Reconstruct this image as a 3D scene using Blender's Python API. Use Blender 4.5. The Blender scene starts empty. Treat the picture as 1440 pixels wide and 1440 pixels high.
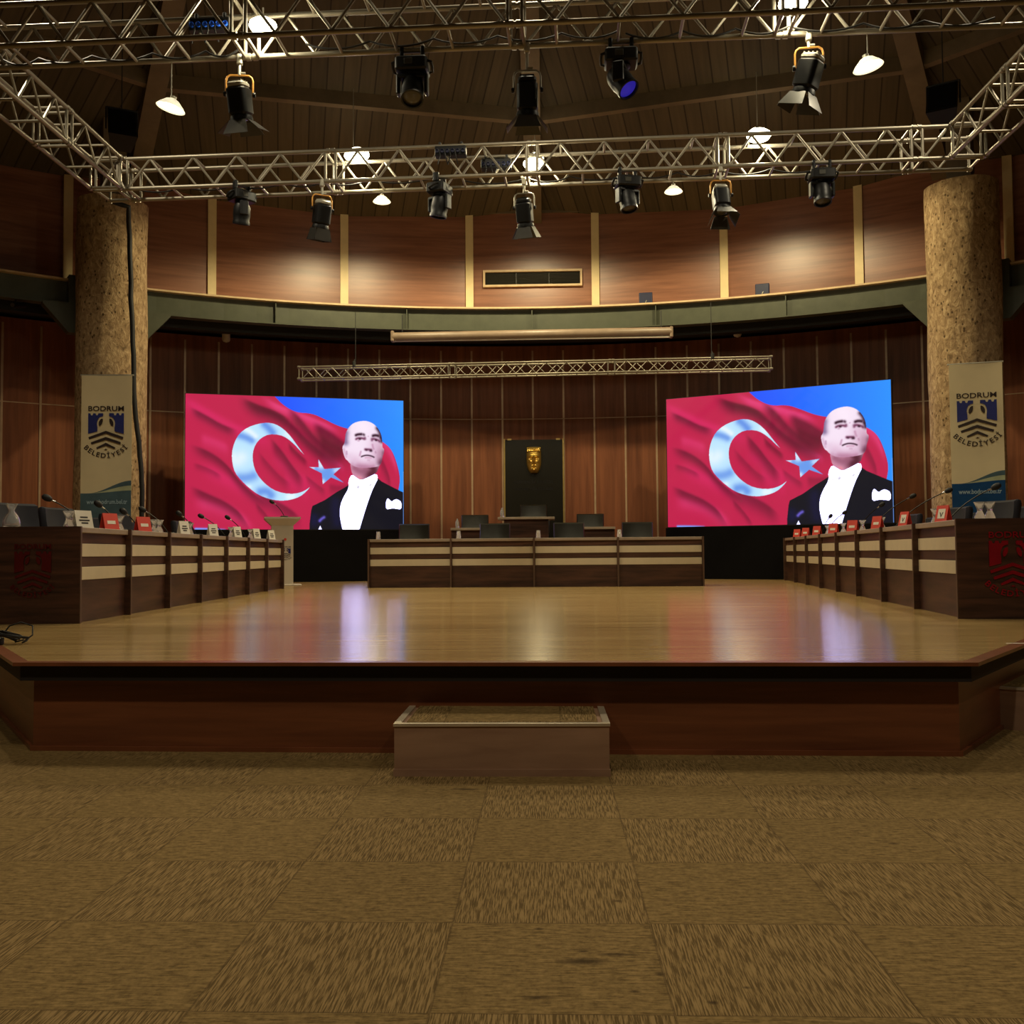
import bpy, math, random
import numpy as np
from mathutils import Vector, Matrix, Euler
from mathutils.geometry import tessellate_polygon

random.seed(7)
SC = bpy.context.scene
COL = SC.collection
PI = math.pi
R = math.radians

# ------------------------------------------------------------------ camera
CAM_Z = 0.94          # height above the carpet
FPX = 1400.0          # focal length in pixels of the 1440 frame
YAW, PITCH, ROLL = R(2.0), R(2.37), -0.0076
cam_data = bpy.data.cameras.new('camera')
cam_data.sensor_width = 36.0
cam_data.lens = FPX / 1440 * 36.0
cam_data.clip_end = 200
cam = bpy.data.objects.new('camera', cam_data)
COL.objects.link(cam)
CAM_R = Matrix.Rotation(YAW, 3, 'Z') @ Matrix.Rotation(PI / 2 + PITCH, 3, 'X') @ Matrix.Rotation(ROLL, 3, 'Z')
cam.matrix_world = Matrix.Translation((0, 0, CAM_Z)) @ CAM_R.to_4x4()
SC.camera = cam
CP = Vector((0, 0, CAM_Z))


def ray(u, v):
    return CAM_R @ Vector(((u - 720) / FPX, -(v - 720) / FPX, -1))


def at(u, v, Y=None, z=None, X=None):
    """point of the hall seen at a pixel, on the plane of that depth / height"""
    d = ray(u, v)
    t = Y / d.y if Y is not None else ((z - CAM_Z) / d.z if z is not None else X / d.x)
    return CP + d * t


def on_circle(u, v, rad):
    """far hit of the pixel's ray with the hall cylinder of this radius"""
    d = ray(u, v)
    ox, oy = -HC.x, -HC.y
    a = d.x ** 2 + d.y ** 2
    b = 2 * (ox * d.x + oy * d.y)
    c = ox ** 2 + oy ** 2 - rad ** 2
    t = (-b + math.sqrt(b * b - 4 * a * c)) / (2 * a)
    return CP + d * t


def on_line(u, v, p, q):
    """point of the vertical plane through p and q seen at a pixel"""
    d = ray(u, v)
    e = Vector((q.x - p.x, q.y - p.y))
    n = Vector((-e.y, e.x))
    t = (n.x * p.x + n.y * p.y) / (n.x * d.x + n.y * d.y)
    return CP + d * t


HC = Vector((-0.2, 5.0, 0))       # centre of the round hall
STAGE = 0.434


def pol(rad, ang, z=0.0):
    """ang measured from +Y (towards the back wall), positive to the right"""
    return Vector((HC.x + rad * math.sin(ang), HC.y + rad * math.cos(ang), z))


def ang_of(p):
    return math.atan2(p.x - HC.x, p.y - HC.y)


# ------------------------------------------------------------------ materials
def srgb(r, g, b):
    def f(c):
        c /= 255.0
        return c / 12.92 if c <= 0.04045 else ((c + 0.055) / 1.055) ** 2.4
    return (f(r), f(g), f(b), 1.0)


class NT:
    def __init__(self, name):
        self.m = bpy.data.materials.new(name)
        self.m.use_nodes = True
        self.t = self.m.node_tree
        self.b = self.t.nodes['Principled BSDF']

    def n(self, typ, **kw):
        nd = self.t.nodes.new(typ)
        for k, v in kw.items():
            setattr(nd, k, v)
        return nd

    def l(self, a, b):
        self.t.links.new(a, b)

    def math(self, op, a, b=None, clamp=False):
        nd = self.n('ShaderNodeMath', operation=op, use_clamp=clamp)
        for i, x in enumerate((a, b)):
            if x is None:
                continue
            if isinstance(x, (int, float)):
                nd.inputs[i].default_value = x
            else:
                self.l(x, nd.inputs[i])
        return nd.outputs[0]

    def mapping(self, scale=(1, 1, 1), loc=(0, 0, 0), src='Object'):
        tc = self.n('ShaderNodeTexCoord')
        mp = self.n('ShaderNodeMapping')
        mp.inputs['Scale'].default_value = scale
        mp.inputs['Location'].default_value = loc
        self.l(tc.outputs[src], mp.inputs['Vector'])
        return mp.outputs[0]

    def noise(self, vec, scale=1.0, detail=4.0, rough=0.55, dist=0.0):
        nd = self.n('ShaderNodeTexNoise')
        nd.inputs['Scale'].default_value = scale
        nd.inputs['Detail'].default_value = detail
        nd.inputs['Roughness'].default_value = rough
        nd.inputs['Distortion'].default_value = dist
        if vec is not None:
            self.l(vec, nd.inputs['Vector'])
        return nd.outputs['Fac']

    def ramp(self, fac, stops):
        nd = self.n('ShaderNodeValToRGB')
        el = nd.color_ramp.elements
        while len(el) < len(stops):
            el.new(0.5)
        for e, (p, c) in zip(el, stops):
            e.position = p
            e.color = c
        self.l(fac, nd.inputs['Fac'])
        return nd.outputs['Color']

    def mix(self, fac, a, b, mode='MIX'):
        nd = self.n('ShaderNodeMix', data_type='RGBA', blend_type=mode)
        for s, x in ((0, fac), (6, a), (7, b)):
            if isinstance(x, (int, float, tuple)):
                nd.inputs[s].default_value = x
            else:
                self.l(x, nd.inputs[s])
        return nd.outputs[2]

    def bump(self, h, strength=0.2, dist=0.01):
        nd = self.n('ShaderNodeBump')
        nd.inputs['Strength'].default_value = strength
        nd.inputs['Distance'].default_value = dist
        self.l(h, nd.inputs['Height'])
        self.l(nd.outputs[0], self.b.inputs['Normal'])

    def set(self, rough=0.5, metal=0.0, spec=0.5, col=None):
        self.b.inputs['Roughness'].default_value = rough
        self.b.inputs['Metallic'].default_value = metal
        self.b.inputs['Specular IOR Level'].default_value = spec
        if col is not None:
            if isinstance(col, tuple):
                self.b.inputs['Base Color'].default_value = col
            else:
                self.l(col, self.b.inputs['Base Color'])
        return self.m


def plain(name, col, rough=0.5, metal=0.0, spec=0.5, vary=0.12, scale=6.0):
    """one colour with a faint mottling"""
    t = NT(name)
    f = t.noise(t.mapping((scale,) * 3), 1.0, 3)
    lo = tuple(c * (1 - vary) for c in col[:3]) + (1,)
    hi = tuple(min(1, c * (1 + vary)) for c in col[:3]) + (1,)
    return t.set(rough, metal, spec, t.ramp(f, [(0.3, lo), (0.7, hi)]))


def wood(name, dark, light, scale, rough=0.4, spec=0.5, bump=0.0, coarse=0.25):
    t = NT(name)
    v = t.mapping(scale)
    f1 = t.noise(v, 1.0, 6, 0.6, 0.4)
    f2 = t.noise(v, coarse, 2, 0.5, 0.2)
    f = t.math('ADD', t.math('MULTIPLY', f1, 0.65), t.math('MULTIPLY', f2, 0.35))
    c = t.ramp(f, [(0.34, dark), (0.66, light)])
    if bump:
        t.bump(f1, bump, 0.003)
    return t.set(rough, 0, spec, c)


M = {}
M['walnut'] = wood('walnut_laminate', srgb(40, 26, 20), srgb(92, 60, 46), (1.6, 1.6, 22), 0.38)
M['walnut_edge'] = plain('walnut_edge_band', srgb(92, 70, 56), 0.4)
M['worktop'] = plain('taupe_worktop', srgb(158, 140, 122), 0.45)
M['inlay'] = plain('cream_inlay', srgb(204, 190, 160), 0.5, vary=0.05)
M['wall_wood'] = wood('wall_panel_wood', srgb(104, 60, 40), srgb(150, 92, 62), (9, 9, 0.5), 0.42, 0.3)
M['wall_strip'] = plain('wall_joint_strip', srgb(190, 160, 130), 0.35, 0.3)
M['upper_wood'] = wood('upper_wall_wood', srgb(114, 70, 48), srgb(152, 101, 74), (0.9, 0.9, 16), 0.36, 0.55)
M['pilaster'] = plain('cream_pilaster', srgb(226, 204, 154), 0.5, vary=0.05)
M['steel_green'] = plain('green_grey_steel', srgb(72, 75, 58), 0.45, 0.0)
M['steel_dark'] = plain('dark_steel', srgb(34, 34, 34), 0.6)
M['ledge'] = plain('ledge_edge', srgb(206, 178, 138), 0.5)
M['ceiling_beam'] = wood('ceiling_beam_wood', srgb(88, 76, 58), srgb(118, 102, 79), (2, 2, 2), 0.7)
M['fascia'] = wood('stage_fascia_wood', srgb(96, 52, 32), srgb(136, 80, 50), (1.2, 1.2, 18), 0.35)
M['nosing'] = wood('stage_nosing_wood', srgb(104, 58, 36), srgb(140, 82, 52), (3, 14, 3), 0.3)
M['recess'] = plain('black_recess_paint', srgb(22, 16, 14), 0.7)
M['black'] = plain('black_plastic', srgb(15, 15, 16), 0.45, spec=0.3)
M['black_cloth'] = plain('black_cloth', srgb(14, 13, 14), 0.9, spec=0.1)
M['rubber'] = plain('cable_rubber', srgb(18, 17, 17), 0.6)
M['leather'] = plain('black_leather', srgb(36, 34, 27), 0.42, vary=0.2)
M['blue_fabric'] = plain('navy_fabric', srgb(26, 25, 36), 0.75, vary=0.2)
M['chrome'] = plain('chrome', srgb(200, 200, 200), 0.15, 1.0)
M['alu'] = plain('truss_aluminium', srgb(146, 139, 124), 0.42, 0.55, vary=0.05)
M['brass_yoke'] = plain('orange_yoke_paint', srgb(196, 140, 66), 0.35, 0.5)
M['grey_metal'] = plain('grey_metal', srgb(168, 164, 150), 0.4, 0.3)
M['white'] = plain('white_lacquer', srgb(206, 196, 180), 0.35, vary=0.04)
M['white_card'] = plain('white_card', srgb(226, 220, 206), 0.7, vary=0.03)
M['red_card'] = plain('red_card', srgb(206, 62, 46), 0.6, vary=0.08)
M['ink'] = plain('dark_ink', srgb(40, 34, 34), 0.7)
M['banner'] = plain('banner_cloth', srgb(216, 201, 164), 0.85, spec=0.2, vary=0.05, scale=2)
M['banner_blue'] = plain('banner_deep_blue', srgb(22, 66, 112), 0.8, spec=0.2)
M['banner_slate'] = plain('banner_slate', srgb(74, 96, 106), 0.8, spec=0.2)
M['banner_pale'] = plain('banner_pale_green', srgb(170, 178, 146), 0.8, spec=0.2)
M['emblem_blue'] = plain('emblem_blue', srgb(26, 36, 112), 0.7)
M['emblem_dark'] = plain('emblem_dark', srgb(42, 26, 22), 0.7)
M['text_pale'] = plain('pale_print', srgb(150, 176, 190), 0.8)
M['red_reflect'] = plain('emblem_red_reflection', srgb(168, 26, 42), 0.3, 0.4)  # mirrored emblem, the reflected red seats put into its base colour
M['dim_reflect'] = plain('emblem_dim_reflection', srgb(112, 38, 38), 0.25, 0.5)  # darker copy for the left emblem, its weaker red reflection also in the colour
M['bronze_letter'] = plain('bronze_letter', srgb(96, 74, 62), 0.25, 0.8)
M['gold'] = plain('gold_relief', srgb(226, 186, 96), 0.34, 0.85, vary=0.1)
M['panel_black'] = plain('black_glass_panel', srgb(30, 28, 22), 0.25)
M['panel_letter'] = plain('panel_letter', srgb(20, 16, 18), 0.4)
M['brass'] = plain('brass_trim', srgb(204, 176, 110), 0.3, 0.7)
M['grille'] = plain('grille_dark', srgb(50, 48, 38), 0.5)
M['socket_blue'] = plain('blue_socket', srgb(30, 80, 190), 0.4)
M['box_navy'] = plain('navy_box', srgb(20, 26, 60), 0.5)
M['step_wood'] = wood('step_laminate', srgb(146, 112, 90), srgb(176, 140, 114), (2, 2, 14), 0.45)
M['step_edge'] = plain('step_metal_edge', srgb(196, 180, 156), 0.35, 0.3)
M['casing'] = plain('screen_casing', srgb(142, 122, 104), 0.4)
M['screen_cabinet'] = plain('screen_cabinet', srgb(12, 12, 14), 0.6)


def glass_mat(name, tint, whiteness=0.25):
    t = NT(name)
    t.b.inputs['Transmission Weight'].default_value = 1 - whiteness
    t.b.inputs['IOR'].default_value = 1.45
    f = t.noise(t.mapping((60, 60, 60)), 1, 2)
    return t.set(0.06, 0, 0.6, t.ramp(f, [(0.4, tint), (0.6, (1, 1, 1, 1))]))


M['glass'] = glass_mat('clear_glass', srgb(235, 235, 235), 0.25)
M['cut_glass'] = glass_mat('cut_glass', (1, 1, 1, 1), 0.13)
M['lens'] = plain('lens_glass', srgb(70, 66, 60), 0.12)


def emit(name, col, strength):
    t = NT(name)
    t.b.inputs['Emission Color'].default_value = col
    t.b.inputs['Emission Strength'].default_value = strength
    return t.set(0.4, 0, 0.3, col)


WARM = (1.0, 0.84, 0.52, 1)
M['bulb'] = emit('lamp_bulb_glow', (1.0, 0.9, 0.62, 1), 14)
M['lamp_glass'] = emit('lamp_frosted_glass', (1.0, 0.93, 0.7, 1), 0.55)
M['blue_lens'] = emit('blue_lens_glow', srgb(60, 50, 220), 0.3)
t = NT('lamp_dish')
M['dish'] = t.set(0.25, 0.4, 0.5, srgb(220, 214, 196))


def carpet_material():
    t = NT('carpet_tiles')
    tc = t.n('ShaderNodeTexCoord')
    sep = t.n('ShaderNodeSeparateXYZ')
    t.l(tc.outputs['Object'], sep.inputs[0])
    x = t.math('DIVIDE', t.math('ADD', sep.outputs[0], 50 + TILE_X), TILE)
    y = t.math('DIVIDE', t.math('ADD', sep.outputs[1], 50 + TILE_Y), TILE)
    ix, iy = t.math('FLOOR', x), t.math('FLOOR', y)
    par = t.math('MODULO', t.math('ADD', t.math('ADD', ix, iy), 1), 2)
    v1 = t.mapping((270, 12, 1))
    v2 = t.mapping((18, 120, 1))
    n1 = t.noise(v1, 1, 3, 0.6)
    n2 = t.noise(v2, 1, 3, 0.6)
    fine = t.noise(t.mapping((60, 60, 60)), 1, 3, 0.7)
    cloud = t.noise(t.mapping((1.1, 1.1, 1)), 1, 3, 0.6)
    c1 = t.ramp(n1, [(0.43, srgb(98, 78, 46)), (0.57, srgb(152, 125, 82))])
    c2 = t.ramp(t.math('ADD', t.math('MULTIPLY', n2, 0.6), t.math('MULTIPLY', fine, 0.4)),
                [(0.38, srgb(100, 80, 47)), (0.62, srgb(152, 125, 80))])
    c = t.mix(par, c1, c2)
    wn = t.n('ShaderNodeTexWhiteNoise', noise_dimensions='2D')
    cmb = t.n('ShaderNodeCombineXYZ')
    t.l(ix, cmb.inputs[0]); t.l(iy, cmb.inputs[1]); t.l(cmb.outputs[0], wn.inputs[0])
    var = t.math('ADD', 0.86, t.math('ADD', t.math('MULTIPLY', wn.outputs[0], 0.1), t.math('MULTIPLY', cloud, 0.2)))
    c = t.mix(1.0, c, t.ramp(var, [(0.0, (0, 0, 0, 1)), (1.0, (1, 1, 1, 1))]), 'MULTIPLY')
    # seams between the tiles
    fx, fy = t.math('FRACT', x), t.math('FRACT', y)
    e = t.math('MINIMUM', t.math('MINIMUM', fx, t.math('SUBTRACT', 1, fx)), t.math('MINIMUM', fy, t.math('SUBTRACT', 1, fy)))
    seam = t.math('LESS_THAN', e, 0.006)
    c = t.mix(t.math('MULTIPLY', seam, 0.35), c, srgb(60, 44, 26))
    # spilt stains
    wob = t.noise(t.mapping((22, 22, 1)), 1, 3)
    tot = None
    for (u, vv, rx, ry) in STAINS:
        p = at(u, vv, z=0)
        dx = t.math('DIVIDE', t.math('SUBTRACT', sep.outputs[0], p.x), rx)
        dy = t.math('DIVIDE', t.math('SUBTRACT', sep.outputs[1], p.y), ry)
        d = t.math('SQRT', t.math('ADD', t.math('MULTIPLY', dx, dx), t.math('MULTIPLY', dy, dy)))
        d = t.math('ADD', d, t.math('MULTIPLY', t.math('SUBTRACT', wob, 0.5), 1.5))
        s = t.math('SUBTRACT', 1.25, d, clamp=True)
        tot = s if tot is None else t.math('MAXIMUM', tot, s)
    c = t.mix(t.math('MULTIPLY', tot, 0.75), c, srgb(52, 38, 24))
    t.bump(t.math('ADD', n1, fine), 0.4, 0.004)
    return t.set(0.95, 0, 0.1, c)


TILE = 0.5
_a = at(604, 1425, z=0)
TILE_X = -_a.x
TILE_Y = -_a.y
STAINS = [(820, 1352, 0.055, 0.02), (868, 1342, 0.05, 0.01), (928, 1370, 0.012, 0.01), (820, 1338, 0.014, 0.008), (892, 1394, 0.012, 0.008),
          (1050, 1389, 0.012, 0.008), (868, 1267, 0.015, 0.01), (758, 1306, 0.012, 0.01), (755, 1403, 0.03, 0.01), (654, 1110, 0.05, 0.02),
          (1285, 1109, 0.02, 0.01), (1258, 1186, 0.02, 0.01), (1002, 1410, 0.012, 0.008)]
M['carpet'] = carpet_material()


def stage_material():
    t = NT('stage_floorboards')
    br = t.n('ShaderNodeTexBrick')
    br.inputs['Scale'].default_value = 1
    br.inputs['Brick Width'].default_value = 1.3
    br.inputs['Row Height'].default_value = 0.075
    br.inputs['Mortar Size'].default_value = 0.0016
    br.inputs['Color1'].default_value = (0.35, 0.35, 0.35, 1)
    br.inputs['Color2'].default_value = (0.75, 0.75, 0.75, 1)
    br.inputs['Mortar'].default_value = (0, 0, 0, 1)
    br.offset = 0.37
    t.l(t.mapping((1, 1, 1)), br.inputs['Vector'])
    g = t.noise(t.mapping((1.3, 36, 1)), 1, 5, 0.6, 0.3)
    cl = t.noise(t.mapping((0.5, 5, 1)), 1, 2)
    bw = t.n('ShaderNodeRGBToBW')
    t.l(br.outputs['Color'], bw.inputs[0])
    f = t.math('ADD', t.math('ADD', t.math('MULTIPLY', bw.outputs[0], 0.25), t.math('MULTIPLY', g, 0.5)), t.math('MULTIPLY', cl, 0.25))
    c = t.ramp(f, [(0.22, srgb(118, 90, 52)), (0.5, srgb(176, 144, 92)), (0.72, srgb(204, 174, 118))])
    c = t.mix(t.math('MULTIPLY', br.outputs['Fac'], 0.55), c, srgb(84, 56, 30))
    rg = t.math('ADD', 0.155, t.math('MULTIPLY', g, 0.05))
    m = t.set(0.25, 0, 0.5, c)
    t.l(rg, t.b.inputs['Roughness'])
    # brushed lacquer: smooth along the boards, rougher across them
    t.b.inputs['Anisotropic'].default_value = 0.9
    tv = t.n('ShaderNodeCombineXYZ')
    tv.inputs[1].default_value = 1.0
    t.l(tv.outputs[0], t.b.inputs['Tangent'])
    return m


M['stage'] = stage_material()


def ceiling_material():
    t = NT('ceiling_boards')
    v = t.mapping((1, 1, 1), src='UV')
    sep = t.n('ShaderNodeSeparateXYZ')
    t.l(v, sep.inputs[0])
    x = t.math('DIVIDE', sep.outputs[0], 0.26)
    fx = t.math('FRACT', x)
    gap = t.math('LESS_THAN', t.math('MINIMUM', fx, t.math('SUBTRACT', 1, fx)), 0.045)
    wn = t.n('ShaderNodeTexWhiteNoise', noise_dimensions='1D')
    t.l(t.math('FLOOR', x), wn.inputs['W'])
    g = t.noise(t.mapping((14, 0.8, 1), src='UV'), 1, 4)
    f = t.math('ADD', t.math('MULTIPLY', wn.outputs[0], 0.35), t.math('MULTIPLY', g, 0.65))
    c = t.ramp(f, [(0.25, srgb(70, 61, 46)), (0.75, srgb(93, 81, 61))])
    c = t.mix(t.math('MULTIPLY', gap, 0.75), c, srgb(38, 30, 22))
    return t.set(0.75, 0, 0.3, c)


M['ceiling'] = ceiling_material()


def column_material():
    t = NT('rough_bark_column')
    v = t.mapping((13, 13, 8))
    a = t.noise(v, 1, 6, 0.7, 0.8)
    pits = t.n('ShaderNodeTexVoronoi')
    pits.inputs['Scale'].default_value = 1
    t.l(t.mapping((13, 13, 9)), pits.inputs['Vector'])
    hole = t.math('LESS_THAN', pits.outputs['Distance'], 0.2)
    big = t.noise(t.mapping((1.2, 1.2, 1)), 1, 2)
    sel = t.math('MULTIPLY', hole, t.math('GREATER_THAN', big, 0.5))
    c = t.ramp(a, [(0.3, srgb(112, 90, 66)), (0.5, srgb(168, 141, 106)), (0.7, srgb(210, 184, 144))])
    c = t.mix(t.math('MULTIPLY', sel, 0.7), c, srgb(46, 28, 14))
    t.bump(t.math('SUBTRACT', a, t.math('MULTIPLY', sel, 0.3)), 0.7, 0.04)
    return t.set(0.9, 0, 0.15, c)


M['column'] = column_material()
# ------------------------------------------------------------------ mesh builder
class MB:
    def __init__(self):
        self.v, self.f, self.m, self.uv = [], [], [], None

    def add(self, vs, fs, mi=0, mat=None):
        o = len(self.v)
        for p in vs:
            p = Vector(p)
            self.v.append(mat @ p if mat is not None else p)
        for f in fs:
            self.f.append([i + o for i in f])
            self.m.append(mi)
        return self

    def box(self, c, s, rot=None, mi=0, mat=None):
        hx, hy, hz = s[0] / 2, s[1] / 2, s[2] / 2
        vs = [Vector((sx * hx, sy * hy, sz * hz)) for sz in (-1, 1) for sy in (-1, 1) for sx in (-1, 1)]
        T = Matrix.Translation(c)
        if rot is not None:
            T = T @ rot.to_4x4()
        if mat is not None:
            T = mat @ T
        return self.add(vs, [(0, 2, 3, 1), (4, 5, 7, 6), (0, 1, 5, 4), (2, 6, 7, 3), (0, 4, 6, 2), (1, 3, 7, 5)], mi, T)

    def span(self, a, b, mi=0, mat=None):
        return self.box([(a[i] + b[i]) / 2 for i in range(3)], [abs(b[i] - a[i]) for i in range(3)], None, mi, mat)

    def rbox(self, c, s, r=0.02, rot=None, mi=0, seg=3, mat=None):
        """box with rounded vertical edges (local z) and a small top/bottom chamfer"""
        hx, hy, hz = s[0] / 2, s[1] / 2, s[2] / 2
        r = min(r, hx * 0.99, hy * 0.99)
        ring = []
        for (cx, cy, a0) in ((hx - r, hy - r, 0), (-hx + r, hy - r, 90), (-hx + r, -hy + r, 180), (hx - r, -hy + r, 270)):
            for k in range(seg + 1):
                a = R(a0 + 90 * k / seg)
                ring.append((cx, cy, math.cos(a), math.sin(a)))
        ch = min(r * 0.5, hz * 0.6)
        vs = []
        for (z, ins) in ((-hz, ch), (-hz + ch, 0), (hz - ch, 0), (hz, ch)):
            for (cx, cy, ca, sa) in ring:
                vs.append(Vector((cx + ca * max(r - ins, 0), cy + sa * max(r - ins, 0), z)))
        n = len(ring)
        fs = [[i for i in reversed(range(n))], [3 * n + i for i in range(n)]]
        for k in range(3):
            for i in range(n):
                j = (i + 1) % n
                fs.append([k * n + i, k * n + j, (k + 1) * n + j, (k + 1) * n + i])
        T = Matrix.Translation(c)
        if rot is not None:
            T = T @ rot.to_4x4()
        if mat is not None:
            T = mat @ T
        return self.add(vs, fs, mi, T)

    def tube(self, pts, r, seg=8, mi=0, cap=True, mat=None, r2=None):
        pts = [Vector(p) for p in pts]
        n = len(pts)
        vs, fs = [], []
        up = None
        for i, p in enumerate(pts):
            d = (pts[min(i + 1, n - 1)] - pts[max(i - 1, 0)]).normalized()
            if up is None:
                up = Vector((0, 0, 1)) if abs(d.z) < 0.9 else Vector((1, 0, 0))
            a = d.cross(up)
            if a.length < 1e-5:
                a = d.orthogonal()
            a.normalize()
            b = a.cross(d).normalized()
            up = b
            rr = r if r2 is None else r + (r2 - r) * i / (n - 1)
            for k in range(seg):
                t = 2 * PI * k / seg
                vs.append(p + a * (rr * math.cos(t)) + b * (rr * math.sin(t)))
        for i in range(n - 1):
            for k in range(seg):
                j = (k + 1) % seg
                fs.append([i * seg + k, i * seg + j, (i + 1) * seg + j, (i + 1) * seg + k])
        if cap:
            fs.append([k for k in reversed(range(seg))])
            fs.append([(n - 1) * seg + k for k in range(seg)])
        return self.add(vs, fs, mi, mat)

    def lathe(self, prof, seg=24, mi=0, mat=None, cap=True):
        """profile of (radius, z) about local z"""
        vs, fs = [], []
        for (r, z) in prof:
            for k in range(seg):
                a = 2 * PI * k / seg
                vs.append(Vector((r * math.cos(a), r * math.sin(a), z)))
        n = len(prof)
        for i in range(n - 1):
            for k in range(seg):
                j = (k + 1) % seg
                fs.append([i * seg + k, i * seg + j, (i + 1) * seg + j, (i + 1) * seg + k])
        if cap:
            fs.append([k for k in reversed(range(seg))])
            fs.append([(n - 1) * seg + k for k in range(seg)])
        return self.add(vs, fs, mi, mat)

    def prism(self, poly, t, mat=None, mi=0):
        """flat 2D outline (x, y) given thickness t along local z"""
        pts = [Vector((p[0], p[1], 0)) for p in poly]
        n = len(pts)
        area = sum(pts[i].x * pts[(i + 1) % n].y - pts[(i + 1) % n].x * pts[i].y for i in range(n))
        if area < 0:
            pts.reverse()
        tris = tessellate_polygon([pts])
        vs = [Vector((p.x, p.y, 0)) for p in pts] + [Vector((p.x, p.y, t)) for p in pts]
        fs = []
        for tr in tris:
            a, b, c = tr
            cr = (pts[b] - pts[a]).cross(pts[c] - pts[a]).z
            if abs(cr) < 1e-14:
                continue
            if cr < 0:
                a, c = c, a
            fs.append([a + n, b + n, c + n])
            fs.append([c, b, a])
        for i in range(n):
            j = (i + 1) % n
            fs.append([i, j, j + n, i + n])
        return self.add(vs, fs, mi, mat)

    def arc(self, r0, r1, z0, z1, a0, a1, n=48, mi=0, ctr=None):
        """solid ring segment about the hall centre"""
        c = ctr or HC
        vs, fs = [], []
        for i in range(n + 1):
            a = a0 + (a1 - a0) * i / n
            for (r, z) in ((r0, z0), (r1, z0), (r1, z1), (r0, z1)):
                vs.append(Vector((c.x + r * math.sin(a), c.y + r * math.cos(a), z)))
        for i in range(n):
            o = i * 4
            for k in range(4):
                j = (k + 1) % 4
                fs.append([o + k, o + 4 + k, o + 4 + j, o + j])
        if abs(abs(a1 - a0) - 2 * PI) > 1e-6:
            fs.append([0, 1, 2, 3])
            fs.append([n * 4 + 3, n * 4 + 2, n * 4 + 1, n * 4])
        return self.add(vs, fs, mi)

    def build(self, name, mats, parent=None, smooth=0, loc=None, rz=0):
        me = bpy.data.meshes.new(name)
        me.from_pydata([tuple(p) for p in self.v], [], self.f)
        if not isinstance(mats, (list, tuple)):
            mats = [mats]
        for m in mats:
            me.materials.append(m)
        if len(mats) > 1:
            me.polygons.foreach_set('material_index', self.m)
        if smooth:
            me.polygons.foreach_set('use_smooth', [True] * len(me.polygons))
            me.set_sharp_from_angle(angle=R(smooth))
        if self.uv:
            l = me.uv_layers.new(name='UVMap')
            k = 0
            for p in me.polygons:
                for li in p.loop_indices:
                    l.data[li].uv = self.uv[me.loops[li].vertex_index]
        me.update()
        o = bpy.data.objects.new(name, me)
        COL.objects.link(o)
        if parent is not None:
            o.parent = parent
        if loc is not None:
            o.location = loc
        o.rotation_euler.z = rz
        return o


def tag(o, label=None, cat=None, group=None, kind=None):
    if label:
        o['label'] = label
    if cat:
        o['category'] = cat
    if group:
        o['group'] = group
    if kind:
        o['kind'] = kind
    return o


def thing(name, label, cat, loc=(0, 0, 0), rz=0, group=None, rot=None):
    o = bpy.data.objects.new(name, None)
    o.empty_display_size = 0.1
    COL.objects.link(o)
    o.location = loc
    o.rotation_euler = rot if rot is not None else (0, 0, rz)
    return tag(o, label, cat, group)


def struct(o):
    o['kind'] = 'structure'
    return o


def copy_tree(o, parent=None):
    kids = [c for c in bpy.data.objects if c.parent == o] if o.name not in KIDS else KIDS[o.name]
    c = o.copy()
    COL.objects.link(c)
    if parent is not None:
        c.parent = parent
    for k in kids:
        copy_tree(k, c)
    return c


KIDS = {}
ORD = ['nearest', 'second', 'third', 'fourth', 'fifth', 'sixth', 'seventh', 'eighth', 'ninth', 'tenth']

# ------------------------------------------------------------------ lettering
_font_cache = {}


def text2d(s, bold=0.0):
    """outline of a string, baseline at 0, cap height about 0.7"""
    key = (s, bold)
    if key in _font_cache:
        return _font_cache[key]
    cu = bpy.data.curves.new('lettering', 'FONT')
    cu.body = s
    cu.size = 1.0
    cu.offset = bold
    cu.resolution_u = 3
    ob = bpy.data.objects.new('lettering', cu)
    COL.objects.link(ob)
    bpy.context.view_layer.update()
    dg = bpy.context.evaluated_depsgraph_get()
    ev = ob.evaluated_get(dg)
    me = ev.to_mesh()
    vs = [Vector((v.co.x, v.co.y, 0)) for v in me.vertices]
    fs = []
    for p in me.polygons:
        idx = list(p.vertices)
        if p.normal.z < 0:
            idx.reverse()
        fs.append(idx)
    ev.to_mesh_clear()
    bpy.data.objects.remove(ob)
    bpy.data.curves.remove(cu)
    x0 = min(v.x for v in vs); x1 = max(v.x for v in vs)
    y0 = min(v.y for v in vs); y1 = max(v.y for v in vs)
    _font_cache[key] = (vs, fs, x0, x1, y0, y1)
    return _font_cache[key]


def put_text(mb, s, mat, x, y, w=None, h=None, mi=0, bold=0.0, angle=0.0, z=0.0, anchor='c'):
    """place a string in the local xy plane, fitted to width w and/or cap height h"""
    vs, fs, x0, x1, y0, y1 = text2d(s, bold)
    sx = w / (x1 - x0) if w else None
    sy = h / (text2d('H', bold)[5]) if h else None
    sx = sx or sy
    sy = sy or sx
    cx = (x0 + x1) / 2
    ca, sa = math.cos(angle), math.sin(angle)
    out = []
    for v in vs:
        px, py = (v.x - cx) * sx, v.y * sy
        out.append(Vector((x + px * ca - py * sa, y + px * sa + py * ca, z)))
    mb.add(out, fs, mi, mat)


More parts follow.
